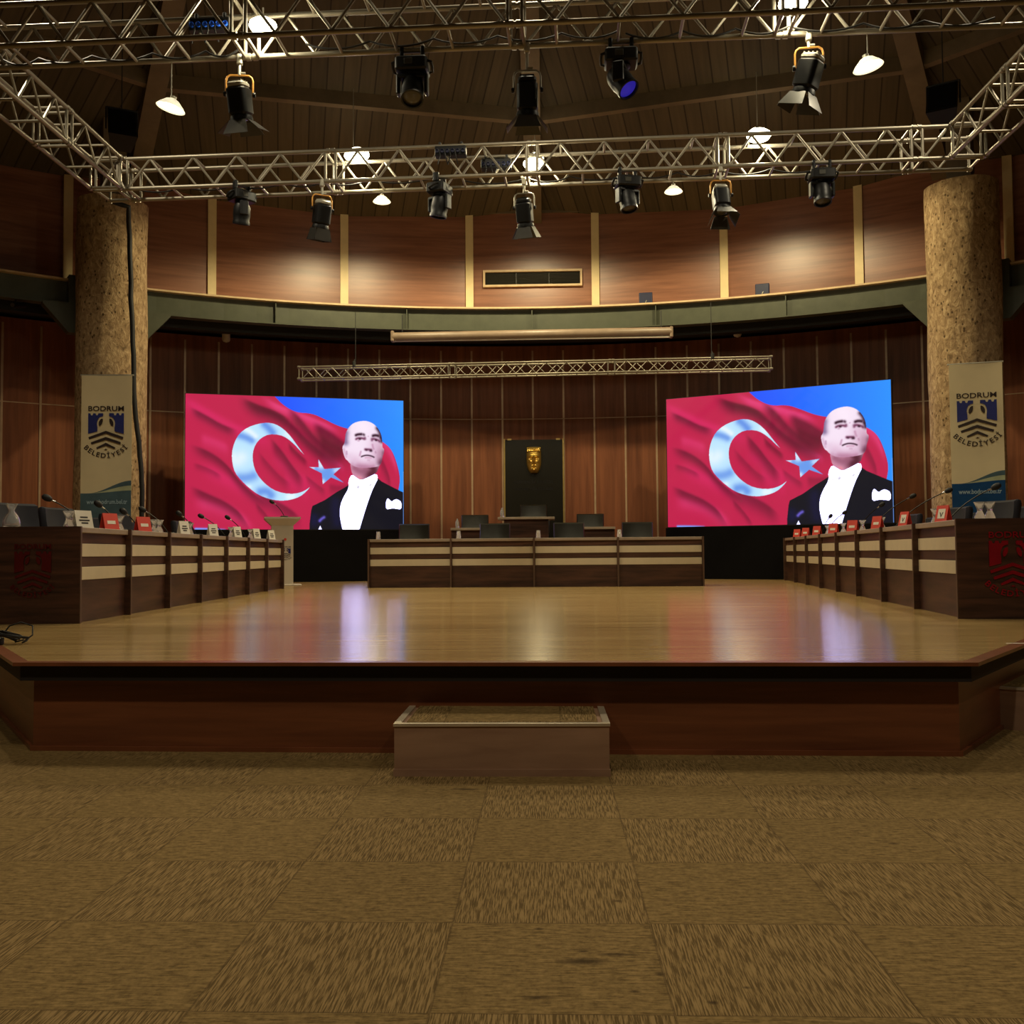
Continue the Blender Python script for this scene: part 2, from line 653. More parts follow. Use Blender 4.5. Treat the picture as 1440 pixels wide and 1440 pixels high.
def emblem(mb, mat, t, mi_tower=0, mi_dark=0):
    """castle emblem in a frame two units wide: crenellated towers, jar, chevrons and lettering"""
    def N(p):
        return (p[0] / 145.0, (650 - p[1]) / 145.0)
    tower = [(-145, 670), (-145, 500), (-128, 500), (-122, 517), (-110, 517), (-104, 500), (-86, 500), (-80, 517), (-68, 517), (-62, 500), (-25, 500),
             (-25, 525), (-45, 530), (-60, 540), (-70, 560), (-74, 585), (-70, 615), (-70, 650)]
    leaf = [(-58, 572), (-48, 552), (-38, 545), (-27, 544), (-27, 568), (-34, 588), (-44, 602), (-55, 607), (-60, 592)]
    for s in (1, -1):
        mb.prism([N((s * p[0], p[1])) for p in tower], t, mat, mi_tower)
        mb.prism([N((s * p[0], p[1])) for p in leaf], t, mat, mi_dark)
    for (ya, yb, xe, y1, y2) in ((645, 668, 142, 697, 716), (696, 720, 122, 740, 758), (744, 768, 78, 783, 796)):
        mb.prism([N(p) for p in ((-xe, y1), (0, ya), (xe, y1), (xe - 6, y2), (0, yb), (-xe + 6, y2))], t, mat, mi_dark)
    mb.prism([N(p) for p in ((-16, 803), (0, 793), (16, 803))], t, mat, mi_dark)
    put_text(mb, 'BODRUM', mat, 0, (650 - 480) / 145, w=290 / 145, h=40 / 145, mi=mi_dark, bold=0.014, z=t)
    word = 'BELEDİYESİ'
    rad, cy = 235.0, 633.0
    widths = [text2d(c, 0.014)[3] - text2d(c, 0.014)[2] + 0.13 for c in word]
    tot = sum(widths)
    span = R(102)
    a = -span / 2
    for c, w in zip(word, widths):
        da = span * w / tot
        am = a + da / 2
        put_text(mb, c, mat, rad * math.sin(am) / 145, (650 - (cy + rad * math.cos(am))) / 145, w=(text2d(c, 0.014)[3] - text2d(c, 0.014)[2]) * 62 / 145, h=38 / 145, mi=mi_dark, bold=0.014, angle=am, z=t)
        a += da


def frame(origin, xdir, ydir):
    x = Vector(xdir).normalized()
    y = Vector(ydir).normalized()
    z = x.cross(y).normalized()
    m = Matrix(((x.x, y.x, z.x, origin[0]), (x.y, y.y, z.y, origin[1]), (x.z, y.z, z.z, origin[2]), (0, 0, 0, 1)))
    return m


# ------------------------------------------------------------------ setting: floor, walls, ceiling
RW, RU, RB = 15.5, 14.3, 13.5            # lower wall, upper wall, ring beam
ZB0, ZB1 = 5.13, 5.54                    # ring beam
ZTOP = 7.64
SLOPE = 0.36

mb = MB()
mb.lathe([(0.001, -0.05), (RW + 0.4, -0.05), (RW + 0.4, 0.0), (0.001, 0.0)], 96, cap=False)
floor = struct(mb.build('floor', M['carpet'], smooth=30))
for v in floor.data.vertices:
    v.co.x += HC.x
    v.co.y += HC.y

DSTRIP = 0.0408
A_STRIP = ang_of(on_circle(750, 640, RW))
Z_TRIM = 3.71


def lower_wall(name, a0, a1):
    mb = MB()
    mb.arc(RW, RW + 0.15, 0, ZB0 + 0.1, a0, a1, max(8, int(abs(a1 - a0) / 0.03)))
    k0 = math.ceil((a0 - A_STRIP) / DSTRIP)
    k1 = math.floor((a1 - A_STRIP) / DSTRIP)
    for k in range(k0, k1 + 1):
        a = A_STRIP + k * DSTRIP
        mb.arc(RW - 0.012, RW + 0.02, 0, ZB0, a - 0.0012, a + 0.0012, 1, 1)
    mb.arc(RW - 0.008, RW + 0.02, Z_TRIM - 0.009, Z_TRIM + 0.009, a0, a1, max(8, int(abs(a1 - a0) / 0.03)), 1)
    return struct(mb.build(name, [M['wall_wood'], M['wall_strip']]))


lower_wall('wall_back', -R(32), R(32))
lower_wall('wall_left', -R(100), -R(32))
lower_wall('wall_right', R(32), R(100))
lower_wall('wall_rear', R(100), R(260))

# upper wall above the ring, its pilasters and the ledge it stands on
pa = [ang_of(on_circle(u, 350, RU)) for u in (298, 484, 660, 837, 1018, 1208)]
step_a = (pa[-1] - pa[0]) / 5
pil = [pa[0] + k * step_a for k in range(-15, 20)]
for k in range(6):
    pil[15 + k] = pa[k]
mb = MB()
cor = pil + [pil[0] + 2 * PI]
for a, b in zip(cor[:-1], cor[1:]):
    mb.add([pol(RU, a, ZB1 - 0.05), pol(RU, b, ZB1 - 0.05), pol(RU, b, ZTOP + 0.5), pol(RU, a, ZTOP + 0.5)], [(3, 2, 1, 0)])
wall_upper = struct(mb.build('wall_upper', M['upper_wood']))
for a in pil:
    m2 = MB()
    hw = 0.075 / RU
    m2.arc(RU - 0.05, RU + 0.02, ZB1, ZTOP + 0.35, a - hw, a + hw, 3)
    struct(m2.build('pilaster', M['pilaster'], wall_upper))
m2 = MB()
m2.arc(RU * math.cos(step_a / 2) - 0.02, RU + 0.02, ZTOP - 0.05, ZTOP + 0.3, 0, 2 * PI, 120)
struct(m2.build('cornice', M['ceiling_beam'], wall_upper))

# soffit under the ledge and the steel ring beam in front of it
mb = MB()
mb.arc(RB + 0.1, RW + 0.1, ZB0 + 0.16, ZB1 - 0.02, 0, 2 * PI, 120)
struct(mb.build('soffit', M['steel_dark']))
mb = MB()
mb.arc(RB + 0.55, RB + 0.75, ZB0 - 0.1, ZB0 + 0.2, 0, 2 * PI, 120)
struct(mb.build('trim_1', M['steel_dark']))
mb = MB()
mb.arc(RB + 0.09, RB + 0.11, ZB0, ZB1 - 0.01, 0, 2 * PI, 150)
ring = struct(mb.build('ring_beam', M['steel_green']))
m2 = MB()
m2.arc(RB, RB + 0.2, ZB0 - 0.02, ZB0, 0, 2 * PI, 150)
struct(m2.build('flange', M['steel_green'], ring))
m2 = MB()
m2.arc(RB - 0.02, RU + 0.05, ZB1 - 0.02, ZB1 + 0.012, 0, 2 * PI, 150)
struct(m2.build('ledge', M['ledge'], ring))
sa = [ang_of(on_circle(u, 440, RB)) for u in (388, 572, 748, 922, 1105)]
ds = (sa[-1] - sa[0]) / 4
for k in range(-4, 9):
    a = sa[k] if 0 <= k < 5 else sa[0] + k * ds
    m2 = MB()
    m2.arc(RB + 0.01, RB + 0.1, ZB0, ZB1 - 0.02, a - 0.0006, a + 0.0006, 1)
    struct(m2.build('stiffener', M['steel_green'], ring))

# ceiling: twelve boarded sectors rising to the middle, with radial beams and purlins
ZC0 = ZTOP - (15.2 - RU) * SLOPE


def ceil_z(p):
    """height of the boarded ceiling above a point"""
    r = math.hypot(p.x - HC.x, p.y - HC.y)
    a = (math.degrees(ang_of(p)) % 30) - 15
    return ZTOP + (RU - r * math.cos(R(a)) / math.cos(R(15))) * SLOPE


def zc(r):
    return ZTOP + (RU - r) * SLOPE


mb = MB()
mb.uv = []
for k in range(12):
    a0, a1 = R(30 * k), R(30 * k + 30)
    am = R(30 * k + 15)
    r0, r1 = 15.4, 0.6
    quad = [pol(r0, a0, zc(r0)), pol(r0, a1, zc(r0)), pol(r1, a1, zc(r1)), pol(r1, a0, zc(r1))]
    mb.add(quad, [(0, 1, 2, 3)])
    side = Vector((math.cos(am), -math.sin(am), 0))
    rad = Vector((math.sin(am), math.cos(am), 0))
    for q in quad:
        d = q - HC
        mb.uv.append((d.dot(side) + 20 + k * 0.11, d.dot(rad)))
ceiling = struct(mb.build('ceiling', M['ceiling']))
sl = math.atan(SLOPE)
for k in range(12):
    a = R(30 * k)
    m2 = MB()
    p0, p1 = pol(RU + 0.1, a, zc(RU + 0.1) - 0.1), pol(0.5, a, zc(0.5) - 0.1)
    d = (p1 - p0)
    side = Vector((math.cos(a), -math.sin(a), 0))
    up = side.cross(d.normalized())
    if up.z < 0:
        up = -up
    m2.add([p + side * sx * 0.15 + up * sz * 0.16 for p in (p0, p1) for (sx, sz) in ((-1, -1), (1, -1), (1, 1), (-1, 1))],
           [(0, 1, 2, 3), (4, 7, 6, 5), (0, 4, 5, 1), (1, 5, 6, 2), (2, 6, 7, 3), (3, 7, 4, 0)])
    struct(m2.build('ceiling_beam', M['ceiling_beam'], ceiling))
for rr in (11.85, 8.6, 5.0):
    for k in range(12):
        m2 = MB()
        p0, p1 = pol(rr, R(30 * k), zc(rr) - 0.08), pol(rr, R(30 * k + 30), zc(rr) - 0.08)
        d = (p1 - p0).normalized()
        o = Vector((d.y, -d.x, 0))
        m2.add([p + o * sx * 0.07 + Vector((0, 0, sz * 0.12)) for p in (p0, p1) for (sx, sz) in ((-1, -1), (1, -1), (1, 1), (-1, 1))],
               [(0, 1, 2, 3), (4, 7, 6, 5), (0, 4, 5, 1), (1, 5, 6, 2), (2, 6, 7, 3), (3, 7, 4, 0)])
        struct(m2.build('purlin', M['ceiling_beam'], ceiling))
m2 = MB()
m2.lathe([(0.9, zc(0.9) - 0.6), (0.9, zc(0.9) + 0.3)], 24)
hub = struct(m2.build('ceiling_hub', M['ceiling_beam'], ceiling))
for v in hub.data.vertices:
    v.co.x += HC.x
    v.co.y += HC.y

# the two rough columns, with steel brackets where the ring beam meets them
COLS = []
for (u, side) in ((157, -1), (1357, 1)):
    c = at(u, 480, Y=16.0)
    COLS.append(c)
    m2 = MB()
    prof = []
    nz = 40
    random.seed(3 + side)
    for i in range(nz + 1):
        z = STAGE + (6.75 - STAGE) * i / nz
        prof.append((0.55, z))
    m2.lathe(prof, 48)
    for i, v in enumerate(m2.v):
        a = math.atan2(v.y, v.x)
        w = 0.012 * math.sin(3 * a + v.z * 1.7) + 0.010 * math.sin(7 * a - v.z * 2.9) + random.uniform(-0.006, 0.006)
        v.x *= 1 + w
        v.y *= 1 + w
    col = struct(m2.build('column', M['column'], smooth=60, loc=(c.x, c.y, 0)))
    m3 = MB()
    m3.box((0, 0, (6.75 + 9.0) / 2), (0.36, 0.36, 9.0 - 6.75), Matrix.Rotation(-ang_of(c), 3, 'Z'))
    struct(m3.build('column_post', M['ceiling_beam'], col))
    for s in (-1, 1):
        # bracket plate and haunch on either side of the column, on the line of the ring
        ac = ang_of(c) + s * 0.56 / RB * 1.0
        m3 = MB()
        q = pol(RB - 0.02, ac)
        tdir = Vector((math.cos(ac), -math.sin(ac), 0)) * s
        f = frame((q.x - c.x, q.y - c.y, 0), tdir, (0, 0, 1))
        m3.prism([(-0.12, ZB1 + 0.05), (0.06, ZB1 + 0.05), (0.06, ZB0), (0.45, ZB0 - 0.02), (0.45, ZB0 - 0.06), (0.06, ZB0 - 0.5), (-0.12, ZB0 - 0.5)], 0.22,
                 f @ Matrix.Translation((0, 0, -0.11)))
        struct(m3.build('beam_bracket', M['steel_green'], col))

# small ceiling detectors on the underside of the ledge
for (u, v, w) in ((318, 477, 'left'), (1037, 470, 'right')):
    p = at(u, v, z=ZB0 - 0.02)
    m2 = MB()
    m2.lathe([(0.02, -0.06), (0.06, -0.045), (0.075, -0.02), (0.08, 0.2)], 16)
    tag(m2.build('ceiling_detector', M['white'], smooth=40, loc=p), 'small white ceiling detector under the ring beam above the %s screen' % w, 'detector')

# air grille in the middle panel of the upper wall
g = on_circle(749, 393, RU)
g = pol(RU * math.cos(step_a / 2) + 0.03, ang_of(g), g.z)
gr = thing('air_vent', 'long horizontal air vent with pale frame in the middle upper wall panel', 'vent', (g.x, g.y, g.z), -ang_of(g))
gw, gh = 1.93, 0.33
m2 = MB()
for (cx, cz, sx, sz) in ((0, gh / 2 - 0.02, gw, 0.04), (0, -gh / 2 + 0.02, gw, 0.04), (-gw / 2 + 0.02, 0, 0.04, gh - 0.08), (gw / 2 - 0.02, 0, 0.04, gh - 0.08)):
    m2.box((cx, -0.07, cz), (sx, 0.06, sz))
m2.build('frame', M['ledge'], gr)
m2 = MB()
m2.box((0, -0.035, 0), (gw - 0.07, 0.01, gh - 0.07))
for i in range(9):
    m2.box((0, -0.055, -gh / 2 + 0.055 + i * 0.028), (gw - 0.07, 0.022, 0.006), Matrix.Rotation(R(30), 3, 'X'))
for x in (-0.32, 0.32):
    m2.box((x, -0.055, 0), (0.012, 0.028, gh - 0.07))
m2.build('louvre_panel', M['grille'], gr)

# two small boxes standing on the ledge
for (u, v, lab) in ((908, 413, 'small dark box on the ring ledge nearest the middle vent'), (1072, 401, 'small navy box on the ring ledge below the right wall glow')):
    p = on_circle(u, v, RB + 0.25)
    o = thing('floodlight', lab, 'floodlight', (p.x, p.y, ZB1 + 0.012), -ang_of(p))
    m2 = MB(); m2.rbox((0, 0, 0.13), (0.25, 0.1, 0.24), 0.015); m2.build('housing', M['box_navy'], o)
    m2 = MB(); m2.box((0, 0.0, 0.008), (0.1, 0.14, 0.016)); m2.build('foot', M['black'], o)
    m2 = MB(); m2.tube([(0.02, -0.055, 0.1), (0.0, -0.07, 0.06), (-0.02, -0.06, 0.01)], 0.006, 6); m2.build('cable', M['grey_metal'], o)

# ------------------------------------------------------------------ stage
fl, fr = at(18, 932, z=STAGE), at(1376, 932, z=STAGE)
cr = at(1440, 907, z=STAGE)
cl = at(0, 921, z=STAGE)


def ext(p, q, s):
    return p + (q - p) * s


dr = (cr - fr).normalized()
dl = Vector((-dr.x, dr.y, 0))
r_end = fr + dr * 7.0
l_end = fl + dl * 7.0
outline = [fl, fr, r_end]
ar, al = ang_of(r_end), ang_of(l_end)
rr = 15.42
outline.append(pol(rr, ar))
for i in range(1, 40):
    outline.append(pol(rr, ar + (al - ar) * i / 40))
outline.append(pol(rr, al))
outline.append(l_end)
stage = thing('stage', 'low wood-floored stage with chamfered front corners and dark skirting', 'stage', (0, 0, 0))


def inset(d):
    """front outline moved d metres in under the deck"""
    n0 = Vector((0, 1, 0)) * d
    def off(p, q):
        e = (q - p).normalized()
        return Vector((-e.y, e.x, 0)) * d
    a, b, c, e = l_end, fl, fr, r_end
    n1, n2, n3 = off(a, b), off(b, c), off(c, e)
    def meet(p, nA, dA, nB, dB):
        # intersection of the two moved lines
        P, Q = p + nA, p + nB
        den = dA.x * dB.y - dA.y * dB.x
        t = ((Q.x - P.x) * dB.y - (Q.y - P.y) * dB.x) / den
        return P + dA * t
    d1, d2, d3 = (b - a).normalized(), (c - b).normalized(), (e - c).normalized()
    return [a + n1, meet(b, n1, d1, n2, d2), meet(c, n2, d2, n3, d3), e + n3]


def strip(mb, pts_out, pts_in, z0, z1, mi=0):
    n = len(pts_out)
    vs = []
    for p in pts_out:
        vs += [Vector((p.x, p.y, z0)), Vector((p.x, p.y, z1))]
    for p in pts_in:
        vs += [Vector((p.x, p.y, z0)), Vector((p.x, p.y, z1))]
    fs = []
    for i in range(n - 1):
        a, b = 2 * i, 2 * i + 2
        c, d = 2 * n + 2 * i, 2 * n + 2 * i + 2
        fs += [[a, b, b + 1, a + 1], [a + 1, b + 1, d + 1, c + 1], [d, c, c + 1, d + 1], [b, a, c, d]]
    fs += [[0, 1, 2 * n + 1, 2 * n], [2 * n - 2, 4 * n - 2, 4 * n - 1, 2 * n - 1]]
    mb.add(vs, fs, mi)


i0, i1 = inset(0.0), inset(0.07)
deck = [i1[1], i1[2], i1[3]] + outline[3:-1] + [i1[0]]
m2 = MB()
m2.prism([(p.x, p.y) for p in deck], 0.03, Matrix.Translation((0, 0, STAGE - 0.03)))
m2.build('deck', M['stage'], stage)
m2 = MB()
strip(m2, i0, i1, STAGE - 0.016, STAGE + 0.001)
m2.build('nosing', M['nosing'], stage)
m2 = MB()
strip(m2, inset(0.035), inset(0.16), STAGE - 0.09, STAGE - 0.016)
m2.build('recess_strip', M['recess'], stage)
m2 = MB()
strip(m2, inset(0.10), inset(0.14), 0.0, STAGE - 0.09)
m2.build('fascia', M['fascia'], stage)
m2 = MB()
strip(m2, inset(0.085), inset(0.10), 0.0, 0.022)
m2.build('base_trim', M['nosing'], stage)

# the carpeted block step in front of the stage, and another at the right edge
yf = at(705, 1092, z=0).y


def block_step(lab, x0, x1, y0, y1, h, loc_rz=0, origin=(0, 0, 0)):
    o = thing('block_step', lab, 'step', origin, loc_rz)
    w, d = x1 - x0, y1 - y0
    cx, cy = (x0 + x1) / 2, (y0 + y1) / 2
    m2 = MB(); m2.span((x0 + 0.004, y0 + 0.004, 0), (x1 - 0.004, y1 - 0.004, h - 0.006)); m2.build('riser_box', M['step_wood'], o)
    m2 = MB(); m2.span((x0 + 0.05, y0 + 0.05, h - 0.006), (x1 - 0.05, y1 - 0.02, h + 0.003)); m2.build('carpet_inlay', M['carpet'], o)
    m2 = MB()
    m2.span((x0, y0, h - 0.008), (x1, y0 + 0.03, h + 0.004))
    m2.span((x0, y0 + 0.03, h - 0.008), (x0 + 0.03, y1, h + 0.004))
    m2.span((x1 - 0.03, y0 + 0.03, h - 0.008), (x1, y1, h + 0.004))
    m2.build('edge_trim', M['step_edge'], o)
    m2 = MB(); m2.span((x0, y0 - 0.002, 0), (x1, y0 + 0.008, 0.03)); m2.build('kick_trim', M['step_wood'], o)
    return o


sx0, sx1 = at(553, 1090, Y=yf).x, at(859, 1093, Y=yf).x
block_step('single wide block step with pale metal edging in front of the stage', sx0 - (sx0 + sx1) / 2, sx1 - (sx0 + sx1) / 2, 0, i0[1].y + 0.083 - yf, 0.217,
           0, ((sx0 + sx1) / 2, yf, 0))
p = at(1433, 1048, z=0) + dr * 0.42
n_in = Vector((-dr.y, dr.x, 0))
block_step('dark block step cut off at the right edge beside the stage corner', 0.0, 0.9, 0, 0.2, 0.217, math.atan2(dr.y, dr.x), (p.x, p.y, 0))

# ------------------------------------------------------------------ council desks
DH, DD = 0.735, 0.62       # height and depth of a desk


def desk_unit(name_label, group, L, loc, rz, last=False):
    o = thing('desk', name_label, 'desk', loc, rz, group)
    g = 0.025
    m2 = MB(); m2.span((g, 0.0, 0.0), (L, 0.018, DH - 0.045)); m2.build('front_panel', M['walnut'], o)
    for (z0, z1) in ((0.325, 0.425), (0.505, 0.605)):
        m2 = MB(); m2.rbox(((L + g) / 2, -0.004, (z0 + z1) / 2), (L - g - 0.008, 0.012, z1 - z0), 0.003, seg=1); m2.build('inlay_strip', M['inlay'], o)
    m2 = MB(); m2.rbox(((L + g) / 2, DD / 2 - 0.015, DH - 0.025), (L - g, DD + 0.03, 0.042), 0.006); m2.build('worktop', M['worktop'], o)
    m2 = MB(); m2.span((0, -0.05, 0), (g, DD, DH)); m2.span((0, -0.056, 0), (g, -0.05, DH), 1); m2.build('gable', [M['walnut'], M['walnut_edge']], o)
    if last:
        m2 = MB(); m2.span((L, -0.05, 0), (L + g, DD, DH)); m2.span((L, -0.056, 0), (L + g, -0.05, DH), 1); m2.build('gable', [M['walnut'], M['walnut_edge']], o)
    m2 = MB(); m2.span((g, 0.30, 0.35), (L, 0.316, DH - 0.045)); m2.build('modesty_panel', M['walnut'], o)
    return o


LA, LB = at(102, 877, z=STAGE), at(394, 828, z=STAGE)
RA, RB_ = at(1357, 870, z=STAGE), at(1107, 816, z=STAGE)
CA, CB = at(518, 826.5, z=STAGE), at(988, 824, z=STAGE)
lrz = math.atan2(LB.y - LA.y, LB.x - LA.x)
rrz = math.atan2(RA.y - RB_.y, RA.x - RB_.x)
crz = math.atan2(CB.y - CA.y, CB.x - CA.x)
lL = (LB - LA).length / 7
rL = (RA - RB_).length / 8
cL = (CB - CA).length / 4
lx, rx, cx_ = (LB - LA).normalized(), (RA - RB_).normalized(), (CB - CA).normalized()
for k in range(7):
    lab = 'walnut council desk with two cream inlays, %s from the audience in the left row' % ORD[k]
    if k == 0:
        lab = 'walnut council desk ending the left row, its end panel carrying a dull red-reflecting emblem'
    if k == 6:
        lab = 'walnut council desk at the far end of the left row, beside the white lectern'
    o = desk_unit(lab, 'desks of the left row', lL, LA + lx * lL * k, lrz, k == 6)
    if k == 0:
        f = frame((-0.001, 0.30, 0.405), (0, -1, 0), (0, 0, 1)) @ Matrix.Scale(0.137, 4)
        m2 = MB(); emblem(m2, f, 0.06); tag(m2.build('emblem', M['dim_reflect'], o), 'mirrored metal castle emblem with lettering, dark red reflection in its colour')
for k in range(8):
    lab = 'walnut council desk with two cream inlays, %s from the audience in the right row' % ORD[7 - k]
    if k == 7:
        lab = 'walnut council desk ending the right row, its end panel carrying a bright red-reflecting emblem'
    if k == 0:
        lab = 'walnut council desk at the far end of the right row, below the right screen'
    o = desk_unit(lab, 'desks of the right row', rL, RB_ + rx * rL * k, rrz, k == 7)
    if k == 7:
        f = frame((rL + 0.026, 0.33, 0.405), (0, 1, 0), (0, 0, 1)) @ Matrix.Scale(0.16, 4)
        m2 = MB(); emblem(m2, f, 0.05); tag(m2.build('emblem', M['red_reflect'], o), 'mirrored metal castle emblem with lettering, red reflection in its colour')
for k in range(4):
    lab = ['left end desk of the centre row facing the hall', 'centre row desk second from the left, one tumbler on top',
           'centre row desk third from the left, in front of the tall presiding desk', 'right end desk of the centre row facing the hall'][k]
    desk_unit(lab, 'desks of the centre row', cL, CA + cx_ * cL * k, crz, k == 3)

# ------------------------------------------------------------------ dais and presiding desks
YD = 17.2
DZ1, DZ2 = STAGE + 0.22, STAGE + 0.41
p0, p1 = at(632, 743, Y=YD), at(868, 743, Y=YD)
q0, q1 = at(712, 727, Y=YD), at(780, 727, Y=YD)
dais = thing('dais', 'stepped walnut dais behind the centre row of desks', 'dais', ((p0.x + p1.x) / 2, YD, STAGE))
W2 = (p1.x - p0.x) / 2 + 0.35
m2 = MB(); m2.span((-W2, -0.15, 0), (W2, 2.4, 0.22)); m2.build('lower_platform', M['fascia'], dais)
m2 = MB(); m2.span((-0.75, -0.05, 0.22), (0.75, 2.3, 0.41)); m2.build('upper_platform', M['fascia'], dais)


def presiding_desk(lab, x0, x1, z0, ztop, y, over):
    w = x1 - x0
    o = thing('presiding_desk', lab, 'desk', ((x0 + x1) / 2, y, z0))
    h = ztop - z0
    m2 = MB(); m2.span((-w / 2 + over, 0.0, 0), (w / 2 - over, 0.02, h - 0.04)); m2.build('front_panel', M['walnut'], o)
    for s in (-1, 1):
        m2 = MB(); m2.span((s * (w / 2 - over) - 0.0125, -0.01, 0), (s * (w / 2 - over) + 0.0125, 0.6, h - 0.04)); m2.build('gable', M['walnut'], o)
    m2 = MB(); m2.rbox((0, 0.28, h - 0.02), (w, 0.68, 0.04), 0.006); m2.build('worktop', M['worktop'], o)
    return o


t0, t1 = at(700, 727, Y=YD), at(780, 727, Y=YD)
presiding_desk('tall walnut presiding desk in the middle of the dais, below the gold mask', t0.x, t1.x, DZ2, at(740, 727, Y=YD).z, YD + 0.02, 0.12)
presiding_desk('low walnut side desk left of the tall presiding desk', at(634, 743, Y=YD).x, at(712, 743, Y=YD).x, DZ1, at(660, 742.5, Y=YD).z, YD, 0.02)
presiding_desk('low walnut side desk right of the tall presiding desk', at(784, 741, Y=YD).x, at(865, 741, Y=YD).x, DZ1, at(840, 741, Y=YD).z, YD, 0.02)


# ------------------------------------------------------------------ chairs
def make_chair(label, fabric):
    o = thing('conference_chair', label, 'chair')
    m2 = MB(); m2.rbox((0, 0.0, 0.455), (0.5, 0.48, 0.1), 0.06); m2.build('seat', fabric, o, 40)
    # padded back, curved across its width, with a soft roll at the top and a lumbar pad
    m2 = MB()
    prof = [(0.0, 0.50), (0.05, 0.49), (0.075, 0.55), (0.07, 0.70), (0.06, 0.85), (0.065, 0.95), (0.05, 0.99), (0.01, 1.0), (-0.025, 0.98), (-0.02, 0.86), (-0.028, 0.76), (-0.045, 0.64), (-0.03, 0.54)]
    n = len(prof)
    xs = [-0.25, -0.235, -0.16, -0.08, 0, 0.08, 0.16, 0.235, 0.25]
    vs, fs = [], []
    for x in xs:
        e = 0.35 if abs(x) > 0.245 else 1.0
        cy = -0.07 * (x / 0.25) ** 2
        my, mz = 0.02, 0.75
        for (py, pz) in prof:
            vs.append((x, 0.21 + cy + my + (py - my) * e + (pz - 0.5) * 0.14, mz + (pz - mz) * (0.97 if e < 1 else 1)))
    for i in range(len(xs) - 1):
        for k in range(n):
            j = (k + 1) % n
            fs.append([i * n + k, i * n + j, (i + 1) * n + j, (i + 1) * n + k])
    fs.append(list(range(n - 1, -1, -1)))
    fs.append([(len(xs) - 1) * n + k for k in range(n)])
    m2.add(vs, fs)
    m2.build('backrest', fabric, o, 50)
    for s in (-1, 1):
        m2 = MB(); m2.tube([(s * 0.27, 0.2, 0.5), (s * 0.285, 0.16, 0.66), (s * 0.285, 0.0, 0.69), (s * 0.285, -0.15, 0.67), (s * 0.27, -0.17, 0.47)], 0.02, 8)
        m2.build('armrest', M['black'], o, 50)
    m2 = MB(); m2.lathe([(0.03, 0.09), (0.03, 0.3), (0.05, 0.32), (0.05, 0.41)], 12); m2.build('pedestal', M['black'], o, 40)
    m2 = MB()
    for k in range(5):
        a = 2 * PI * k / 5 + 0.3
        m2.tube([(0.03 * math.cos(a), 0.03 * math.sin(a), 0.11), (0.28 * math.cos(a), 0.28 * math.sin(a), 0.07)], 0.022, 6, r2=0.015)
        m2.lathe([(0.012, -0.012), (0.03, -0.012), (0.03, 0.012), (0.012, 0.012)], 10, 0, Matrix.Translation((0.28 * math.cos(a), 0.28 * math.sin(a), 0.0301)) @ Matrix.Rotation(a, 4, 'Z') @ Matrix.Rotation(PI / 2, 4, 'X'))
    m2.build('star_base', M['black'], o, 40)
    return o


KID_CACHE = {}


def copy_thing(o, loc, rz, label, group=None):
    c = o.copy(); COL.objects.link(c)
    c.location = loc
    c.rotation_euler = (0, 0, rz)
    if label:
        c['label'] = label
    if group:
        c['group'] = group
    if o.name not in KID_CACHE:
        kids = [k for k in bpy.data.objects if k.parent == o]
        KID_CACHE[o.name] = [(k, [g for g in bpy.data.objects if g.parent == k]) for k in kids]
    for k, gs in KID_CACHE[o.name]:
        d = k.copy(); COL.objects.link(d); d.parent = c
        for g in gs:
            e = g.copy(); COL.objects.link(e); e.parent = d
    return c


leather = make_chair('black leather conference chair', M['leather'])
lead = [False]


def put_leather(u, vtop, base, Y, rz, lab, grp):
    x = at(u, vtop, Y=Y).x
    if not lead[0]:
        lead[0] = True
        leather.location = (x, Y, base); leather.rotation_euler.z = rz
        leather['label'] = lab; leather['group'] = grp
        return
    copy_thing(leather, (x, Y, base), rz, lab, grp)


yc = CA.y + 1.02
GF, GB = 'chairs behind the centre row of desks', 'chairs on the dais'
put_leather(581, 732, STAGE, yc, 0.05, 'black leather chair behind the left end desk of the centre row', GF)
put_leather(694, 731, STAGE, yc + 0.05, -0.06, 'black leather chair behind the centre row, just left of the tall presiding desk', GF)
put_leather(802, 726, STAGE, yc - 0.05, 0.1, 'black leather chair behind the centre row, overlapping the right side of the tall presiding desk', GF)
put_leather(897, 731, STAGE, yc, -0.04, 'black leather chair behind the right end desk of the centre row', GF)
put_leather(668, 716, DZ1, YD + 0.9, 0.08, 'black leather chair behind the low side desk on the left of the dais', GB)
put_leather(750, 707, DZ2, YD + 1.15, 0.0, 'black leather chair behind the tall presiding desk under the gold mask', GB)
put_leather(829, 720, DZ1, YD + 0.9, -0.1, 'black leather chair behind the low side desk on the right of the dais', GB)

